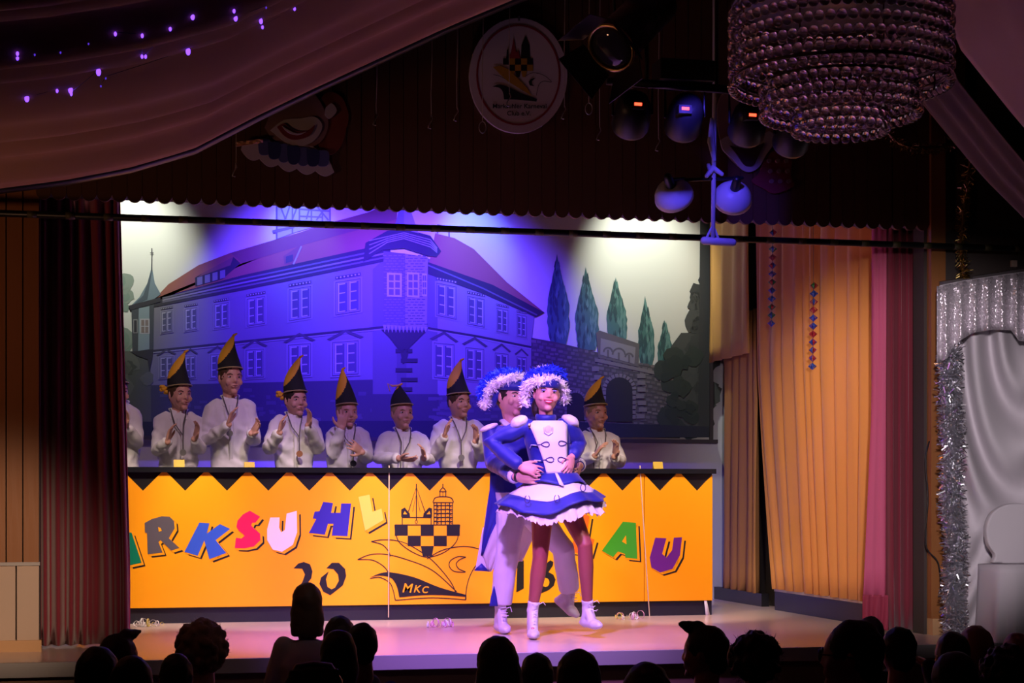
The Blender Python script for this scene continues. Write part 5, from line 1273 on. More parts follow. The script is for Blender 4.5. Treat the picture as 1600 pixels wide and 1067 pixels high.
# ------------------------------------------------------------------ cloth ceiling
DRAPE = mat('cream_ceiling_cloth', (0.44, 0.25, 0.12), 0.85, 0.08, 10)
EDGEP = [(-80, 316), (0, 303), (100, 290), (200, 271), (300, 242), (400, 190), (500, 142), (600, 96), (700, 50), (820, 0), (950, -55)]
DY1 = 9.25
prof = [(P(u, v, DY1).x, P(u, v, DY1).z) for u, v in EDGEP]
def drz(x, y, fold=True):
    z = interp(prof, x)
    if x < prof[0][0]: z = prof[0][1]-.10*(prof[0][0]-x)
    s_ = DY1-y
    ph = s_*6.5+.35*math.sin(x*1.3)+.5*math.sin(s_*1.7)
    f = .034*math.sin(ph)+.022*math.sin(2.3*ph+1)+.011*math.sin(17*s_+x)
    return z+f*min(1, s_*3)*(1 if fold else 0)+.03*math.exp(-s_*9)
rows = []
for i in range(150):
    y = DY1-i*(DY1-3.6)/149; rows.append([(lerp(-3.6, prof[-1][0], j/60), y, drz(lerp(-3.6, prof[-1][0], j/60), y)) for j in range(61)])
b = MB(); b.grid(rows); cd = b.build('ceiling_drape', DRAPE, thick=.006, fix=False); tag(cd, 'wide cream cloth draped under the ceiling at the left with blue fairy lights', 'drape')
# dark tube along its front edge, standing in for the shade there
b = MB(); b.tube([(x_, DY1+.06, z_+.06) for x_, z_ in prof], .05, 8); tag(b.build('drape_edge_shade', BLACK), 'dark strip standing in for shade under the front edge of the left ceiling cloth', 'shade strip')
EDGER = [(1380, -70), (1480, 20), (1500, 75), (1540, 125), (1580, 175), (1620, 222), (1700, 300)]
profr = [(P(u, v, 8.6).x, P(u, v, 8.6).z) for u, v in EDGER]
rows = []
for i in range(120):
    y = 8.6-i*(8.6-3.6)/119
    row = []
    for j in range(41):
        x_ = lerp(profr[0][0], profr[-1][0], j/40); s_ = 8.6-y; ph = s_*7+.4*math.sin(x_*1.5)
        row.append((x_, y, interp(profr, x_)+(.03*math.sin(ph)+.014*math.sin(2.4*ph))*min(1, s_*3)))
    rows.append(row)
b = MB(); b.grid(rows); cd2 = b.build('ceiling_drape', mat('pinkish_ceiling_cloth', (0.52, 0.38, 0.35), 0.85, 0.08, 10), thick=.006, fix=False); tag(cd2, 'pinkish cloth draped under the ceiling at the top right behind the chandelier', 'drape')
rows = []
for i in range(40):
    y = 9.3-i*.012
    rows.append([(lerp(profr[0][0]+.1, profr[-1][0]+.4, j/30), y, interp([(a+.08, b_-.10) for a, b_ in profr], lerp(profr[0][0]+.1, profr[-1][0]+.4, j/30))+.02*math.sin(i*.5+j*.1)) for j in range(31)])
b = MB(); b.grid(rows); cd3 = b.build('ceiling_drape', mat('grey_ceiling_cloth', (0.16, 0.12, 0.11), 0.85), thick=.006, fix=False); tag(cd3, 'narrow darker cloth band below the pinkish drape at right', 'drape')
# blue fairy lights hanging just under the left cloth
fl = thing('fairy_lights', (0, 7.5, 3.6), 'string of small blue fairy lights under the left ceiling cloth', 'fairy lights')
LED = mat('blue_led', (0.1, 0.1, 0.5), 0.3, emit=(0.17, 0.05, 1.0), estr=3.2); LED2 = mat('faint_blue_led', (0.1, 0.1, 0.5), 0.3, emit=(0.14, 0.05, 1.0), estr=.6)
lp = []
for x_, y_, st in ((78, 260, 1), (155, 245, 0), (270, 235, 0), (395, 195, 0), (515, 152, 1), (635, 160, 1), (650, 253, 1), (634, 253, 1), (760, 130, 1), (860, 76, 2), (840, 230, 3), (1045, 50, 1), (1052, 82, 2), (1165, 95, 2), (1172, 122, 1), (1188, 35, 0), (1315, 40, 1), (440, 322, 3), (120, 440, 3), (255, 406, 1), (315, 402, 3), (318, 420, 1), (472, 350, 0), (450, 385, 0), (78, 240, 1)):
    u, v = x_/2.857, y_/2.857; d = ray(u, v); t = 4.0
    while t < 12:
        p = Vector((0, 0, CAMZ))+d*t
        if p.z > drz(p.x, p.y)-.012: break
        t += .01
    if t > 9.4: continue
    lp.append(p); r = (.003, .005, .007, .009)[st]
    b = MB(); b.ell(p, (r, r, r*1.6), None, 10, 7); b.build('bulb', LED if st else LED2, fl)
lp.sort(key=lambda q: (round(q.y*2), q.x))
b = MB()
for a, q in zip(lp, lp[1:]):
    if abs(a.y-q.y) < .5: b.tube([a+Vector((0, 0, .008)), (a+q)/2+Vector((0, 0, .006)), q+Vector((0, 0, .008))], .0012, 5)
b.build('wire', BLKMET, fl)

# ------------------------------------------------------------------ oval club sign on the boards
SY = PROS-.03
sg_ = thing('club_sign', P(810, 207, SY), 'oval white club sign with chequered shield hanging on the dark boards', 'sign')
def ring_px(cx, cy, a, b_, n=48): return [(cx+a*math.cos(i*2*math.pi/n), cy+b_*math.sin(i*2*math.pi/n)) for i in range(n)]
SW = mat('sign_white', (0.62, 0.52, 0.58), 0.6); SR = mat('sign_red', (0.30, 0.02, 0.04), 0.6); SBK = mat('sign_black', (0.01, 0.01, 0.012), 0.6); SYW = mat('sign_yellow', (0.50, 0.26, 0.02), 0.6)
b = MB(); b.prism([P(*q, SY) for q in ring_px(810, 118, 76.5, 90)], (0, .024, 0)); b.build('board', SW, sg_, smooth=False)
def sp_(b, pts, lay, mi): PRN[0] += 1; b.poly([P(*q, SY-.001-.0008*lay-1e-6*PRN[0]) for q in pts], mi)
b = MB(); o_, i_ = ring_px(810, 117, 66, 79), ring_px(810, 117, 63, 76)
for j in range(48): sp_(b, [o_[j], o_[(j+1) % 48], i_[(j+1) % 48], i_[j]], 1, 0)
b.build('red_ring', SR, sg_, smooth=False, fix=False)
def S5(x, y): return (720+x/5.333, 20+y/5.333)
b = MB()
def s5(pts, lay, mi): sp_(b, [S5(*q) for q in pts], lay, mi)
def s5l(pts, wd=4, lay=2, mi=0):
    for q in strokequads([Vector(p_) for p_ in pts], wd): s5(q, lay, mi)
for r_ in range(3):
    for c_ in range(5):
        if r_ == 1 and c_ == 0: continue
        if r_ == 2 and c_ not in (2, 1, 3): continue
        x0_, y0_ = 352+c_*50, 380+r_*52
        s5([(x0_, y0_), (x0_+50, y0_), (x0_+50-(12 if r_ == 2 else 0), y0_+52), (x0_+(12 if r_ == 2 else 0), y0_+52)], 2, 0 if (r_+c_) % 2 == 0 else 1)
s5([(385, 380), (390, 300), (398, 340), (415, 350), (440, 205), (462, 330), (480, 310), (495, 380)], 2, 2); s5([(500, 380), (505, 270), (520, 235), (538, 190), (556, 235), (572, 270), (575, 380)], 2, 0); s5([(378, 380), (384, 310), (396, 300), (400, 380)], 3, 0)
s5([(268, 450), (330, 440), (400, 470), (480, 550), (550, 620), (590, 690), (480, 625), (390, 570), (335, 520)], 3, 1)
s5l(ec([(270, 515), (330, 530), (420, 580), (520, 650)])); s5l(ec([(535, 530), (600, 500), (690, 520), (755, 575), (690, 570), (650, 600), (630, 690)]))
s5([(625, 540), (585, 550), (565, 575), (575, 605), (615, 612), (595, 595), (592, 570)], 2, 0)
s5(ec([(262, 615), (320, 598), (400, 620), (500, 670), (635, 718)], 4)+[(630, 740)]+ec([(630, 740), (480, 725), (360, 722)], 4)+ec([(360, 722), (350, 660), (320, 625), (262, 615)], 4), 3, 0)
for tx, x_, y_, sz in (('Marksuhler Karneval', 490, 795, 54), ('Club e.V.', 485, 855, 54)):
    vs_, fs_ = text_rings(tx, sz, 0, .012*sz); b.add([P(*S5(x_+q[0], y_-q[1]), SY-.005) for q in vs_], fs_, 0)
b.build('emblem', [SBK, SYW, SR], sg_, smooth=False, fix=False)
b = MB(); b.tube([P(811, 26, SY-.004), P(811, 33, SY-.004)], .006, 8); b.build('nail', STEEL, sg_)

# threads with hooks hanging from the ceiling frame
for n_, (u, v0_, v1_, loop_) in enumerate(((588, 130, 195, 0), (674, 95, 200, 0), (714, 68, 188, 0), (754, 40, 207, 1), (796, -10, 165, 0), (882, -10, 185, 0), (920, -10, 178, 1), (937, -10, 218, 0), (1029, 60, 235, 0), (368, 258, 275, 0))):
    y_ = 9.7; t = thing('hanging_thread', P(u, v1_, y_), ['pale thread with bent wire hook, left-hand of the hanging threads', 'pale thread ending in a knot, second beside the clown ruff', 'pale thread with a slanted hook left of the oval sign', 'pale thread ending in an open wire loop before the oval sign', 'pale thread hanging across the middle of the oval sign', 'pale thread hanging at the right rim of the oval sign', 'pale thread with loop right of the oval sign', 'longest pale thread right of the oval sign', 'pale thread hanging below the spotlight bar', 'short pale thread under the clown ruff'][n_], 'thread', 'hanging threads')
    b = MB(); q_ = P(u+1, v0_, y_); b.tube([(q_.x, y_, CEIL-.005), q_, P(u-.5, lerp(v0_, v1_, .5), y_), P(u, v1_-18, y_)], .0022, 6); b.build('string', mat('pale_nylon', (0.5, 0.4, 0.38), 0.4), t)
    b = MB()
    if loop_: b.tube([P(u+5.5*math.sin(a), v1_-8-9*math.cos(a), y_) for a in [i*math.pi/8 for i in range(17)]], .003, 6, rnd=False)
    else: b.tube([P(u, v1_-20, y_), P(u+2, v1_-14, y_), P(u-3, v1_-6, y_), P(u-5, v1_, y_), P(u-1, v1_+1, y_)], .0032, 6)
    b.build('hook', STEEL, t)

# ------------------------------------------------------------------ clown cut-outs on the boards
CLW = mat('clown_white', (0.55, 0.48, 0.54), 0.7); CLR = mat('clown_red', (0.22, 0.02, 0.03), 0.7); CLB = mat('clown_blue', (0.025, 0.035, 0.16), 0.7); CLB2 = mat('clown_light_blue', (0.08, 0.09, 0.30), 0.7); CLN = mat('clown_skin', (0.28, 0.15, 0.16), 0.7); CLH = mat('clown_orange_hair', (0.20, 0.035, 0.02), 0.7)
def cut(t, name, pts, y_, m, sub=None, n=5, smooth_=True):
    pts = ec(list(pts)+[pts[0]], n)[:-1] if smooth_ else pts
    b = MB(); b.prism([P(*q, y_) for q in pts], (0, .010, 0)); return b.build(name, m, t, smooth=False)
def K1(x, y): return (370+x/7.62, 160+y/7.62)
cw = thing('clown_cutout', P(460, 270, SY), 'clown face cut-out with blue and white ruff, half hidden by the ceiling cloth', 'decoration')
k1 = lambda L: [K1(*q) for q in L]
cut(cw, 'hair', k1([(900, 80), (1080, -120), (1250, -60), (1330, 150), (1300, 330), (1240, 520), (1120, 620), (980, 520), (950, 300)]), SY+.010, CLH)
cut(cw, 'head', k1([(330, 300), (500, -60), (700, -160), (900, -120), (1030, 60), (1090, 250), (1020, 450), (860, 540), (700, 560), (540, 500), (420, 420)]), SY-.002, CLN)
cut(cw, 'muzzle', k1([(400, 330), (560, 210), (760, 190), (920, 170), (1010, 250), (1000, 350), (900, 470), (740, 520), (580, 470)]), SY-.013, CLW)
cut(cw, 'mouth', k1([(480, 290), (560, 250), (640, 310), (740, 345), (850, 330), (930, 270), (880, 380), (780, 430), (660, 440), (560, 390)]), SY-.024, CLR)
cut(cw, 'smile', k1([(540, 280), (620, 330), (720, 370), (830, 345), (740, 385), (640, 370), (570, 320)]), SY-.035, CLW)
ruf = []
for i in range(41):
    t = i/40; x_ = lerp(50, 1160, t); y_ = lerp(560, 830, t**.7)+55*abs(math.sin(t*math.pi*5))+40*math.sin(math.pi*t); ruf.append((x_, y_))
cut(cw, 'white_ruff', k1(ruf+[(1080, 640), (900, 520), (500, 480), (230, 470), (60, 520)]), SY-.004, CLW, smooth_=False)
for i in range(7):
    t = (i+.5)/7; x_ = lerp(270, 1080, t); y_ = lerp(520, 700, t**.6); L = lerp(60, 100, math.sin(math.pi*t))
    cut(cw, 'ruff_fold', k1([(x_-75, y_-120), (x_+65, y_-110), (x_+70, y_+L*.5), (x_+10, y_+L), (x_-60, y_+L*.6)]), SY-.016-.002*(i % 2), CLB if i % 2 else CLB2)
cut(cw, 'cheek_star', k1([(1060, 60), (1130, 10), (1190, 100), (1110, 190), (1050, 150)]), SY-.008, CLW)
cw2 = thing('clown_cutout', P(1185, 290, SY), 'clown face cut-out with open white-rimmed mouth and dotted red bow behind the lamps', 'decoration')
def K2(x, y): return (1100+x/6.273, 130+y/6.273)
k2 = lambda L: [K2(*q) for q in L]
cut(cw2, 'head', k2([(130, 400), (150, 150), (300, 0), (520, -30), (680, 80), (740, 300), (700, 520), (620, 700), (520, 820), (400, 850), (280, 760), (180, 620)]), SY, CLN)
cut(cw2, 'muzzle', k2([(160, 560), (230, 520), (300, 560), (400, 610), (500, 590), (580, 510), (640, 470), (690, 520), (680, 600), (610, 700), (540, 820), (450, 870), (370, 840), (280, 740), (190, 660)]), SY-.012, CLW)
cut(cw2, 'mouth', k2([(250, 610), (340, 630), (440, 640), (550, 600), (590, 590), (540, 700), (490, 800), (440, 815), (390, 790), (320, 690)]), SY-.023, mat('clown_dark_mouth', (0.05, 0.01, 0.015), 0.7))
cut(cw2, 'bow', k2([(600, 700), (760, 640), (860, 700), (850, 900), (880, 1010), (700, 1080), (600, 1040), (470, 960), (540, 880)]), SY-.002, CLR)
for i in range(9):
    c_ = (640+(i % 3)*85+(i//3)*12, 760+(i//3)*100); cut(cw2, 'dot', k2([(c_[0]+22*math.cos(q), c_[1]+22*math.sin(q)) for q in [j*math.pi/4 for j in range(8)]]), SY-.013, CLN, smooth_=False)
# crumpled sheet, its colour standing in for light caught on the ruff
b = MB(); rn = random.Random(9); rows = [[P(lerp(368, 411, j/8), lerp(222+ -5*j/8, 229-6*j/8, i/3), SY-.045+rn.uniform(-.012, .012)) for j in range(9)] for i in range(4)]; b.grid(rows); tag(b.build('ruff_light_patch', mat('lit_ruff_pink', (0.80, 0.50, 0.42), 0.35, 0.5, 60, col2=(0.75, 0.35, 0.08)), smooth=False, thick=.002, fix=False), 'small crumpled pink-gold sheet, a painted patch of light on the clown ruff', 'light patch')

# ------------------------------------------------------------------ lamps on the hanging bar
RYY = 8.75
rq = lambda u, v, dy=0: P(u, v, RYY+dy)
bar = thing('lighting_bar', rq(1060, 140), 'black hanging pipe carrying the stage lamps', 'bar')
b = MB(); b.tube([rq(948, 126), rq(1250, 148)], .022, 10, rnd=False); b.build('pipe', BLKMET, bar)
for u in (1010, 1120, 1225):
    b = MB(); p = rq(u, 132+(u-948)*.06); b.tube([p, (p.x, p.y, CEIL-.005)], .010, 8); b.build('hanger', BLKMET, bar)
b = MB(); b.box(tuple(rq(1025, 128)-Vector((0, .08, 0))), tuple(rq(1110, 100)+Vector((0, .08, 0)))); b.build('dimmer_box', BLKMET, bar, smooth=False, bevel=.006)
cs = thing('spotlight', rq(950, 130), 'large black theatre spotlight with barn doors at top centre', 'spotlight', 'theatre spotlights')
A, B_ = rq(1010, 20, .05), rq(955, 75, -.15); ax_ = (B_-A).normalized(); L_ = (B_-A).length
def cyl(b, a, c, r0, r1, n=24, mi=0): b.tube([a, c], [r0, r1], n, mi, rnd=False)
b = MB(); cyl(b, A-ax_*.12, B_, .115, .120); b.build('housing', BLKMET, cs, smooth=True)
b = MB(); e1 = Vector((0, 0, 1)).cross(ax_).normalized(); e2 = ax_.cross(e1)
b.tube([B_+e1*.122*math.cos(q)+e2*.122*math.sin(q) for q in [i*math.pi/12 for i in range(25)]], .009, 8, rnd=False); b.build('lens_ring', mat('worn_brass', (0.7, 0.5, 0.2), 0.3, metal=1), cs)
b = MB(); b.ell(B_-ax_*.01, (.11, .11, .03), ax_.to_track_quat('Z', 'Y').to_matrix(), 18, 10); b.build('lens', mat('dark_glass', (0.03, 0.03, 0.04), 0.05), cs)
for q in range(4):
    a = q*math.pi/2+.4; dv = e1*math.cos(a)+e2*math.sin(a); tv = -e1*math.sin(a)+e2*math.cos(a)
    p = B_+dv*.12; o2 = (ax_*.85+dv*.55).normalized()
    b = MB(); b.poly([p-tv*.10, p+tv*.10, p+tv*.13+o2*.15, p-tv*.13+o2*.15]); b.build('barn_door', BLKMET, cs, smooth=False, thick=.004, fix=False)
b = MB(); m_ = A.lerp(B_, .3); b.tube([m_+e1*.13, m_+e1*.14+Vector((0, 0, .20)), m_-e1*.14+Vector((0, 0, .20)), m_-e1*.13], .010, 8); b.tube([m_+Vector((0, 0, .20)), Vector((m_.x, m_.y, CEIL-.005))], .011, 8); b.build('yoke', BLKMET, cs)
REDL = mat('red_display', (0.2, 0.0, 0.0), 0.4, emit=(1.0, 0.05, 0.02), estr=5)
for n_, (u, v, du, disp) in enumerate(((988, 178, 0, (997, 163)), (1070, 182, 0, (1071, 170)), (1170, 190, 0, (1176, 180)), (1240, 207, 0, None))):
    t = thing('stage_lamp', rq(u, v+25), ['round black stage lamp with red display under the big spotlight', 'round black stage lamp with red display left of the vertical pole', 'round black stage lamp with red display in front of the clown mouth', 'round black stage lamp without display under the chandelier'][n_], 'stage lamp', 'black stage lamps on the bar')
    c = rq(u, v, .02); d_ = Vector((.10, .80, -.55)).normalized()
    b = MB(); q = [(-.11, .045), (-.10, .070), (-.06, .088), (.0, .095), (.08, .098), (.10, .090)]
    f1 = Vector((1, 0, 0)); f1 = (f1-d_*f1.dot(d_)).normalized(); f2 = d_.cross(f1)
    b.loft([[c+d_*a+f1*r*math.cos(x)+f2*r*math.sin(x) for x in [i*math.pi/11 for i in range(22)]] for a, r in q]); b.build('housing', BLKMET, t)
    b = MB(); b.tube([c+f1*.102, c+f1*.104+Vector((0, 0, .14)), c-f1*.104+Vector((0, 0, .14)), c-f1*.102], .008, 8); b.build('bracket', BLKMET, t)
    pv = rq(u, 126+(u-948)*.075); b = MB(); b.tube([c+Vector((0, 0, .14)), pv], .012, 8); b.build('clamp', BLKMET, t)
    if disp:
        p = P(*disp, RYY-.12); b = MB(); b.box((p.x-.019, p.y-.004, p.z-.006), (p.x+.019, p.y+.03, p.z+.008)); b.build('display', REDL, t, smooth=False)
        b = MB(); b.box((p.x-.034, p.y, p.z-.022), (p.x+.034, p.y+.06, p.z+.02)); b.build('display_panel', BLKMET, t, smooth=False)
    b = MB(); b.tube([c+d_*.101, c+d_*.104], [.080, .080], 20, rnd=False); b.build('lens', mat('dark_glass', (0.03, 0.03, 0.04), 0.05), t)
lp_ = thing('lamp_pole', rq(1115, 372), 'vertical pole with cross arm and two dish floodlights catching blue light', 'floodlight')
PL = lambda u, v, dy=0: P(u, v, 9.35+dy)
b = MB(); q_ = PL(1117, 110); b.tube([(q_.x, q_.y, CEIL-.005), q_, PL(1114, 372)], .013, 10, rnd=False); b.build('pole', ALU, lp_)
b = MB(); b.tube([PL(1112, 186, -.02), PL(1111, 222, -.03), PL(1116, 250, -.02)], [.010, .022, .012], 8, flat=.5); b.build('tape_flag', ALU, lp_)
b = MB(); b.tube([PL(1072, 281), PL(1160, 278)], .010, 8); b.build('cross_arm', BLKMET, lp_)
b = MB(); b.tube([PL(1104, 275, -.03), PL(1114, 262, -.03), PL(1128, 272, -.03)], [.012, .02, .012], 8); b.tube([PL(1107, 258, -.03), PL(1110, 268, -.03)], .012, 8); b.build('clamp', ALU, lp_)
b = MB(); b.tube([PL(1104, 372), PL(1114, 350), PL(1122, 372)], .008, 8); b.tube([PL(1100, 376), PL(1145, 379)], .022, 8); b.build('foot_clamp', ALU, lp_)
for u, v, n1 in ((1051, 300, (.45, .75, -.50)), (1146, 304, (.15, .85, -.48))):
    c = PL(u, v); d_ = Vector(n1).normalized(); f1 = Vector((1, 0, 0)); f1 = (f1-d_*f1.dot(d_)).normalized(); f2 = d_.cross(f1)
    b = MB(); b.grid([[c+d_*a+f1*r*math.cos(x)+f2*r*math.sin(x) for x in [i*math.pi/14 for i in range(28)]] for a, r in ((-.055, .022), (-.050, .045), (-.035, .070), (-.012, .090), (.015, .103), (.045, .108))], close=True); b.build('dish', ALU, lp_, thick=.003, fix=False)
    b = MB(); b.tube([c-d_*.05, c-d_*.08, c-d_*.13], [.028, .026, .022], 14); b.tube([c-d_*.10+Vector((0, 0, .0)), PL(u+18*(1 if u < 1100 else .5), 279)], .010, 8); b.build('socket', BLKMET, lp_)
    b = MB(); b.ell(c+d_*.03, (.045, .045, .045), None, 14, 10); b.build('bulb', mat('frosted_glass', (0.75, 0.72, 0.75), 0.4), lp_)
q1 = PL(1050, 300); q0 = rq(1085, 120, -.5)
spot('bar_blue_lamp', tuple(q0), tuple(PL(1100, 290)), (0.10, 0.06, 1.0), 90, 34, 0.5, .03)

# ------------------------------------------------------------------ chandelier
CHY = 7.3
cc = P(1313, 100, CHY); S_ = F/((cc.x*SN+cc.y*CS))
ch = thing('chandelier', (cc.x, CHY, P(1313, 205, CHY).z), 'big round tiered chandelier of clear glass balls at the upper right', 'chandelier')
R1, R2, R3 = 168/S_, 120/S_, 70/S_
zz = lambda v: P(1313, v, CHY).z
GLASS = mat('clear_glass_ball', (0.85, 0.78, 0.80), 0.03, trans=0.95, spec=0.8)
bb = MB(); rb = 8.2/S_; bb.ell((0, 0, 0), (rb, rb, rb*1.05), None, 10, 7); bme = bb.mesh('glass_ball', [GLASS])
rows_ = []
for v in (22, 44, 66, 88, 110, 132): rows_.append((R1, zz(v), 64))
for v in (140, 160, 178): rows_.append((R2, zz(v), 46))
for v in (172, 188, 203): rows_.append((R3, zz(v), 27))
balls = []
for n_, (r, z, n) in enumerate(rows_):
    for j in range(n):
        a = 2*math.pi*(j+.5*(n_ % 2))/n; balls.append(Vector((cc.x+r*math.cos(a), CHY+r*math.sin(a), z)))
balls.sort(key=lambda p: (p-Vector((0, 0, CAMZ))).length)
fr = [p for p in balls]; near = [p for p in fr if p.y < CHY+.02][:300]; ns = {tuple(p) for p in near}
for p in near:
    o = bpy.data.objects.new('glass_ball', bme); COL.objects.link(o); put(o, ch); o.location = p
b = MB()
for p in balls:
    if tuple(p) not in ns: b.ell(p, (rb, rb, rb*1.05), None, 8, 6)
o = b.build('far_glass_balls', GLASS, ch, fix=False); o['kind'] = 'stuff'
b = MB()
for r, z in ((R1, zz(8)), (R1, zz(120)), (R2, zz(130)), (R3, zz(165))): b.tube([(cc.x+r*.97*math.cos(a), CHY+r*.97*math.sin(a), z) for a in [i*math.pi/24 for i in range(49)]], .008, 6, rnd=False)
for i in range(8):
    a = i*math.pi/4; b.tube([(cc.x+R1*.97*math.cos(a), CHY+R1*.97*math.sin(a), zz(8)), (cc.x, CHY, zz(-10))], .007, 6); b.tube([(cc.x+R1*.95*math.cos(a), CHY+R1*.95*math.sin(a), zz(8)), (cc.x+R1*.95*math.cos(a), CHY+R1*.95*math.sin(a), zz(132)), (cc.x+R2*.95*math.cos(a), CHY+R2*.95*math.sin(a), zz(140)), (cc.x+R3*.95*math.cos(a), CHY+R3*.95*math.sin(a), zz(168))], .004, 6)
b.build('frame', mat('dark_brass', (0.12, 0.08, 0.05), 0.4, metal=0.8), ch)
b = MB(); b.loft([[(cc.x+r*math.cos(q), CHY+r*math.sin(q), z) for q in [i*math.pi/24 for i in range(48)]] for r, z in ((R1*1.0, zz(8)), (R1*1.01, zz(2)), (R1*.98, zz(-4)))]); b.build('top_plate', mat('smoked_plate', (0.05, 0.04, 0.04), 0.3), ch)
b = MB(); b.tube([(cc.x, CHY, zz(-6)), (cc.x, CHY, CEIL-.005)], .02, 10); b.build('stem', mat('dark_brass', (0.12, 0.08, 0.05), 0.4), ch)

# ------------------------------------------------------------------ tinsel
def tinsel(path, r, n, m, name, label, seed, ln=.04, wd=.003):
    rn = random.Random(seed); b = MB(); pts = spl(path, 12); b.tube(pts, r*.22, 6)
    for _ in range(n):
        i = rn.randrange(len(pts)-1); p = pts[i].lerp(pts[i+1], rn.random()); v = Vector((rn.gauss(0, 1), rn.gauss(0, 1), rn.gauss(0, 1)-.2)).normalized()
        sd = v.cross(Vector((rn.gauss(0, 1), rn.gauss(0, 1), rn.gauss(0, 1)))).normalized()*wd*.5; L = r*rn.uniform(.6, 1.1); nn = v.cross(sd).normalized()*L*.25*rn.uniform(-1, 1)
        b.add([p-sd, p+sd, p+v*L*.55+sd+nn, p+v*L*.55-sd+nn, p+v*L+sd, p+v*L-sd], [(0, 1, 2, 3), (3, 2, 4, 5)])
    return tag(b.build(name, m, smooth=False, fix=False), label, 'tinsel')
SILT = mat('silver_foil', (0.90, 0.90, 0.95), 0.20, metal=0.95); GOLT = mat('gold_foil', (0.42, 0.30, 0.10), 0.3, metal=1.0)
TY = 9.98
q = lambda u, v, y=TY: P(u, v, y)
tinsel([q(1486, 550, 9.84), q(1483, 620, 9.84), q(1488, 700, 9.84), q(1486, 780, 9.84), q(1493, 860, 9.84), q(1490, 930, 9.84), q(1493, 990, 9.84)], .088, 6500, SILT, 'tinsel_garland', 'thick silver tinsel column beside the white draped canopy', 1, wd=.0075)
tinsel([q(1378, 190), q(1400, 220), q(1440, 232), q(1480, 226), q(1505, 210), q(1515, 200), q(1516, 250), q(1510, 300), q(1505, 350), q(1502, 400), q(1508, 438)], .055, 1500, GOLT, 'tinsel_garland', 'gold tinsel garland looping down the dark wall under the chandelier', 2, wd=.005)

# ------------------------------------------------------------------ white canopy and chair at the right
WC = mat('white_drape_cloth', (0.62, 0.58, 0.62), 0.8, 0.05, 14)
cp = thing('wedding_canopy', q(1560, 1000), 'white draped canopy with sequinned pelmet at the right edge', 'canopy')
def seqmat():
    m = bpy.data.materials.new('sequin_cloth'); m.use_nodes = True; nt = m.node_tree; bs = nt.nodes['Principled BSDF']
    tc = nt.nodes.new('ShaderNodeTexCoord'); vo = nt.nodes.new('ShaderNodeTexVoronoi'); vo.inputs['Scale'].default_value = 130
    nt.links.new(tc.outputs['Object'], vo.inputs['Vector'])
    bs.inputs['Base Color'].default_value = (0.66, 0.60, 0.66, 1); bs.inputs['Metallic'].default_value = .45; bs.inputs['Roughness'].default_value = .30
    nm = nt.nodes.new('ShaderNodeVectorMath'); nm.operation = 'MULTIPLY_ADD'; nm.inputs[1].default_value = (.7, .7, .7); 
    sb = nt.nodes.new('ShaderNodeVectorMath'); sb.operation = 'SUBTRACT'; sb.inputs[1].default_value = (.5, .5, .5); nt.links.new(vo.outputs['Color'], sb.inputs[0])
    ge = nt.nodes.new('ShaderNodeNewGeometry'); nt.links.new(sb.outputs[0], nm.inputs[0]); nt.links.new(ge.outputs['Normal'], nm.inputs[2])
    no = nt.nodes.new('ShaderNodeVectorMath'); no.operation = 'NORMALIZE'; nt.links.new(nm.outputs[0], no.inputs[0]); nt.links.new(no.outputs[0], bs.inputs['Normal']); return m
SEQ = seqmat()
top = [(1468, 447), (1500, 440), (1540, 434), (1580, 428), (1640, 420), (1720, 410)]
bot = [(1463, 568), (1480, 560), (1492, 545), (1500, 532), (1520, 520), (1550, 515), (1580, 516), (1592, 532), (1640, 540), (1720, 530)]
rows = []
for i in range(9):
    t = i/8; row = []
    for j in range(121):
        u = lerp(1464, 1720, j/120); v = lerp(interp(top, u), interp(bot, u), t); row.append(P(u, v, 9.80+.022*(.3+t)*math.sin(j*.62+.4*math.sin(j*.2))))
    rows.append(row)
b = MB(); b.grid(rows); b.build('sequin_pelmet', SEQ, cp, thick=.003, fix=False)
rows = []
for i in range(7):
    t = i/6; rows.append([P(lerp(1468, 1720, j/24), lerp(interp(top, lerp(1468, 1720, j/24)), lerp(440, 400, j/24), t)+0, 9.80+.30*t) for j in range(25)])
b = MB(); b.grid(rows); b.build('roof_cloth', WC, cp, thick=.004, fix=False)
rows = []
for i in range(90):
    v = lerp(500, 1000, i/89); row = []
    for j in range(70):
        u = lerp(1494, 1720, j/69); x_ = (u-1606)/105; y_ = (v-505)/270
        r = math.sqrt(x_*x_+max(0, y_)**2); a = math.exp(-max(0, y_-1.05)*5)
        d_ = .075*math.sin(15*r+1.2*math.sin(3*x_))*a+.03*math.sin(26*r)*a*.5+(1-a)*.03*math.sin((u+.45*(v-790))*.17)
        row.append(P(u, v, 10.0+d_))
    rows.append(row)
b = MB(); b.grid(rows); b.build('swagged_curtain', WC, cp, thick=.004, fix=False)
b = MB(); zt_ = P(1480, 455, 9.92).z
for u in (1491, 1716): p = P(u, 700, 9.92); b.tube([(p.x, 9.92, STAGE), (p.x, 9.92, zt_)], .016, 10, rnd=False)
b.tube([(P(1484, 700, 9.92).x, 9.92, zt_), (P(1716, 700, 9.92).x, 9.92, zt_)], .014, 10); b.build('canopy_frame', STEEL, cp)
wch = thing('covered_chair', P(1580, 1010, 9.62), 'round-backed chair under a white fitted cover below the canopy', 'chair')
wq = lambda u, v, dy=0: P(u, v, 9.66+dy)
b = MB(); outl = [(1550, 880), (1556, 868), (1545, 850), (1542, 825), (1550, 803), (1568, 790), (1590, 786), (1612, 790), (1630, 803), (1638, 825), (1635, 850), (1624, 868), (1630, 880)]
b.prism([wq(*x_, .14) for x_ in ec(outl, 4)], (0, .05, 0)); b.fused('backrest_cover', WC, wch, .008, 3)
rows = []
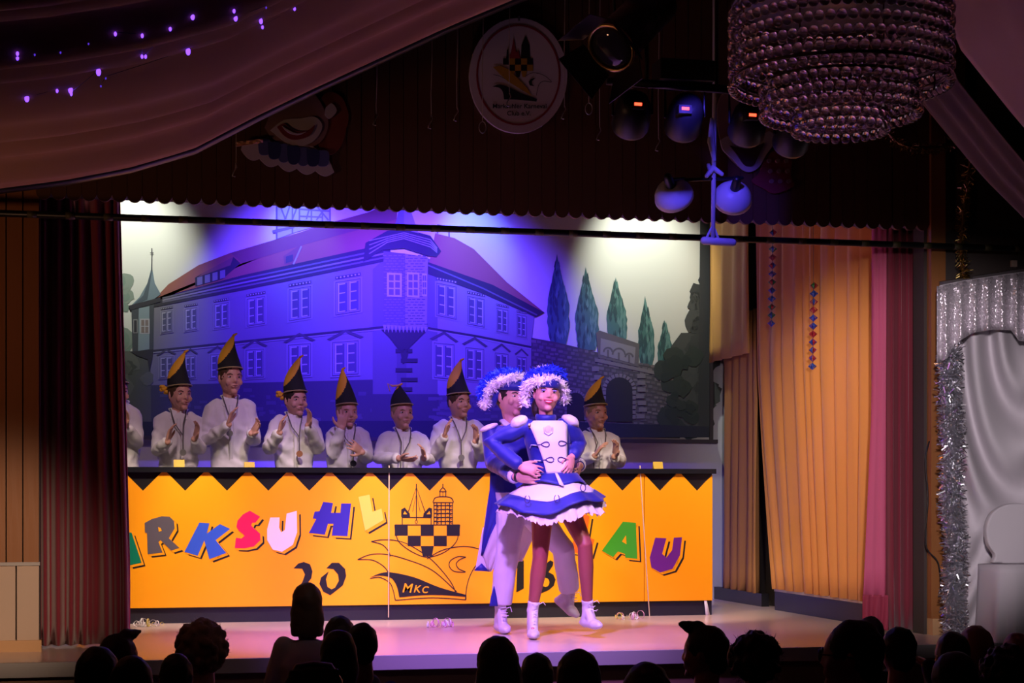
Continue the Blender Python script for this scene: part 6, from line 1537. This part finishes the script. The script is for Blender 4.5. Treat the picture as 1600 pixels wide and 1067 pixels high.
for i in range(12):
    t = i/11; v = lerp(882, 1012, t); row = []
    for j in range(80):
        a = 2*math.pi*j/80; rr = 1+.10*t+.05*t*math.sin(9*a); cu = lerp(1590, 1590, t)
        p = wq(1590, v); ca, sa = math.cos(a), math.sin(a); e = 3.5
        row.append(Vector((p.x+.215*rr*math.copysign(abs(ca)**(2/e), ca), 9.64+.19*rr*math.copysign(abs(sa)**(2/e), sa), max(STAGE+.003, p.z))))
    rows.append(row)
b = MB(); b.grid(rows, close=True); b.add(rows[0], [tuple(range(80))]); b.build('seat_cover', WC, wch, thick=.003, fix=False)
# little white plate and cable on the right wall
b = MB(); p = P(1584, 412, PROS+.02); b.box((p.x-.018, PROS+.01, p.z-.02), (p.x+.018, PROS+.03, p.z+.02)); tag(b.build('wall_plate', BEIGE, smooth=False), 'small pale wall plate above the canopy', 'plate')
b = MB(); b.tube(spl([P(1452, 690, PROS-.04), P(1446, 720, PROS-.05), P(1450, 780, PROS-.05), P(1446, 850, PROS-.04), P(1466, 880, PROS-.06), P(1470, 925, PROS-.05)], 6), .005, 6); tag(b.build('cable', BLKMET), 'thin black cable running down the right wooden post', 'cable')
# person waiting behind the curtain gap: red shoes and pale stockings
wp = person_root((5.36, 12.82, STAGE), 'person waiting behind the gap between the orange curtains, red shoes showing')
b = MB(); c = Vector((5.36, 12.82, STAGE+1.45)); add_head(b, c, RZ(-70), .95); b.tube([c-Vector((0, 0, .06)), c-Vector((0, 0, .2))], .05, 10)
S = torso_sections((5.36, 12.82, STAGE+.78), (5.36, 12.98, STAGE+1.22), (5.36, 12.66, STAGE+1.22), .9); add_torso(b, S, (5.36, 12.98, 0), (5.36, 12.66, 0))
for yy in (12.74, 12.90):
    b.tube([(5.36, yy, STAGE+.75), (5.34, yy, STAGE+.42), (5.34, yy, STAGE+.08)], [.07, .05, .034], 10); b.tube([(5.36, yy+(.10 if yy > 12.8 else -.08), STAGE+1.18), (5.36, yy+(.12 if yy > 12.8 else -.1), STAGE+.92), (5.30, yy, STAGE+.75)], [.042, .036, .026], 10)
    f = MB(); add_foot(f, (5.34, yy, STAGE+.08), (5.20, yy-.02, STAGE+.036), heel=(5.38, yy, STAGE+.034), r=.040); f.fused('shoe', mat('red_shoe', (0.45, 0.02, 0.02), 0.4), wp, .010, 2)
b.fused('body', mat('pale_stockings', (0.55, 0.50, 0.62), 0.7), wp, .010, 2)
b = MB(); add_torso(b, [(a, x_+.012, y_+.012) for a, x_, y_ in S[:-1]], (5.36, 12.98, 0), (5.36, 12.66, 0)); b.fused('costume', mat('dusty_blue_costume', (0.12, 0.16, 0.32), 0.8), wp, .014, 2)
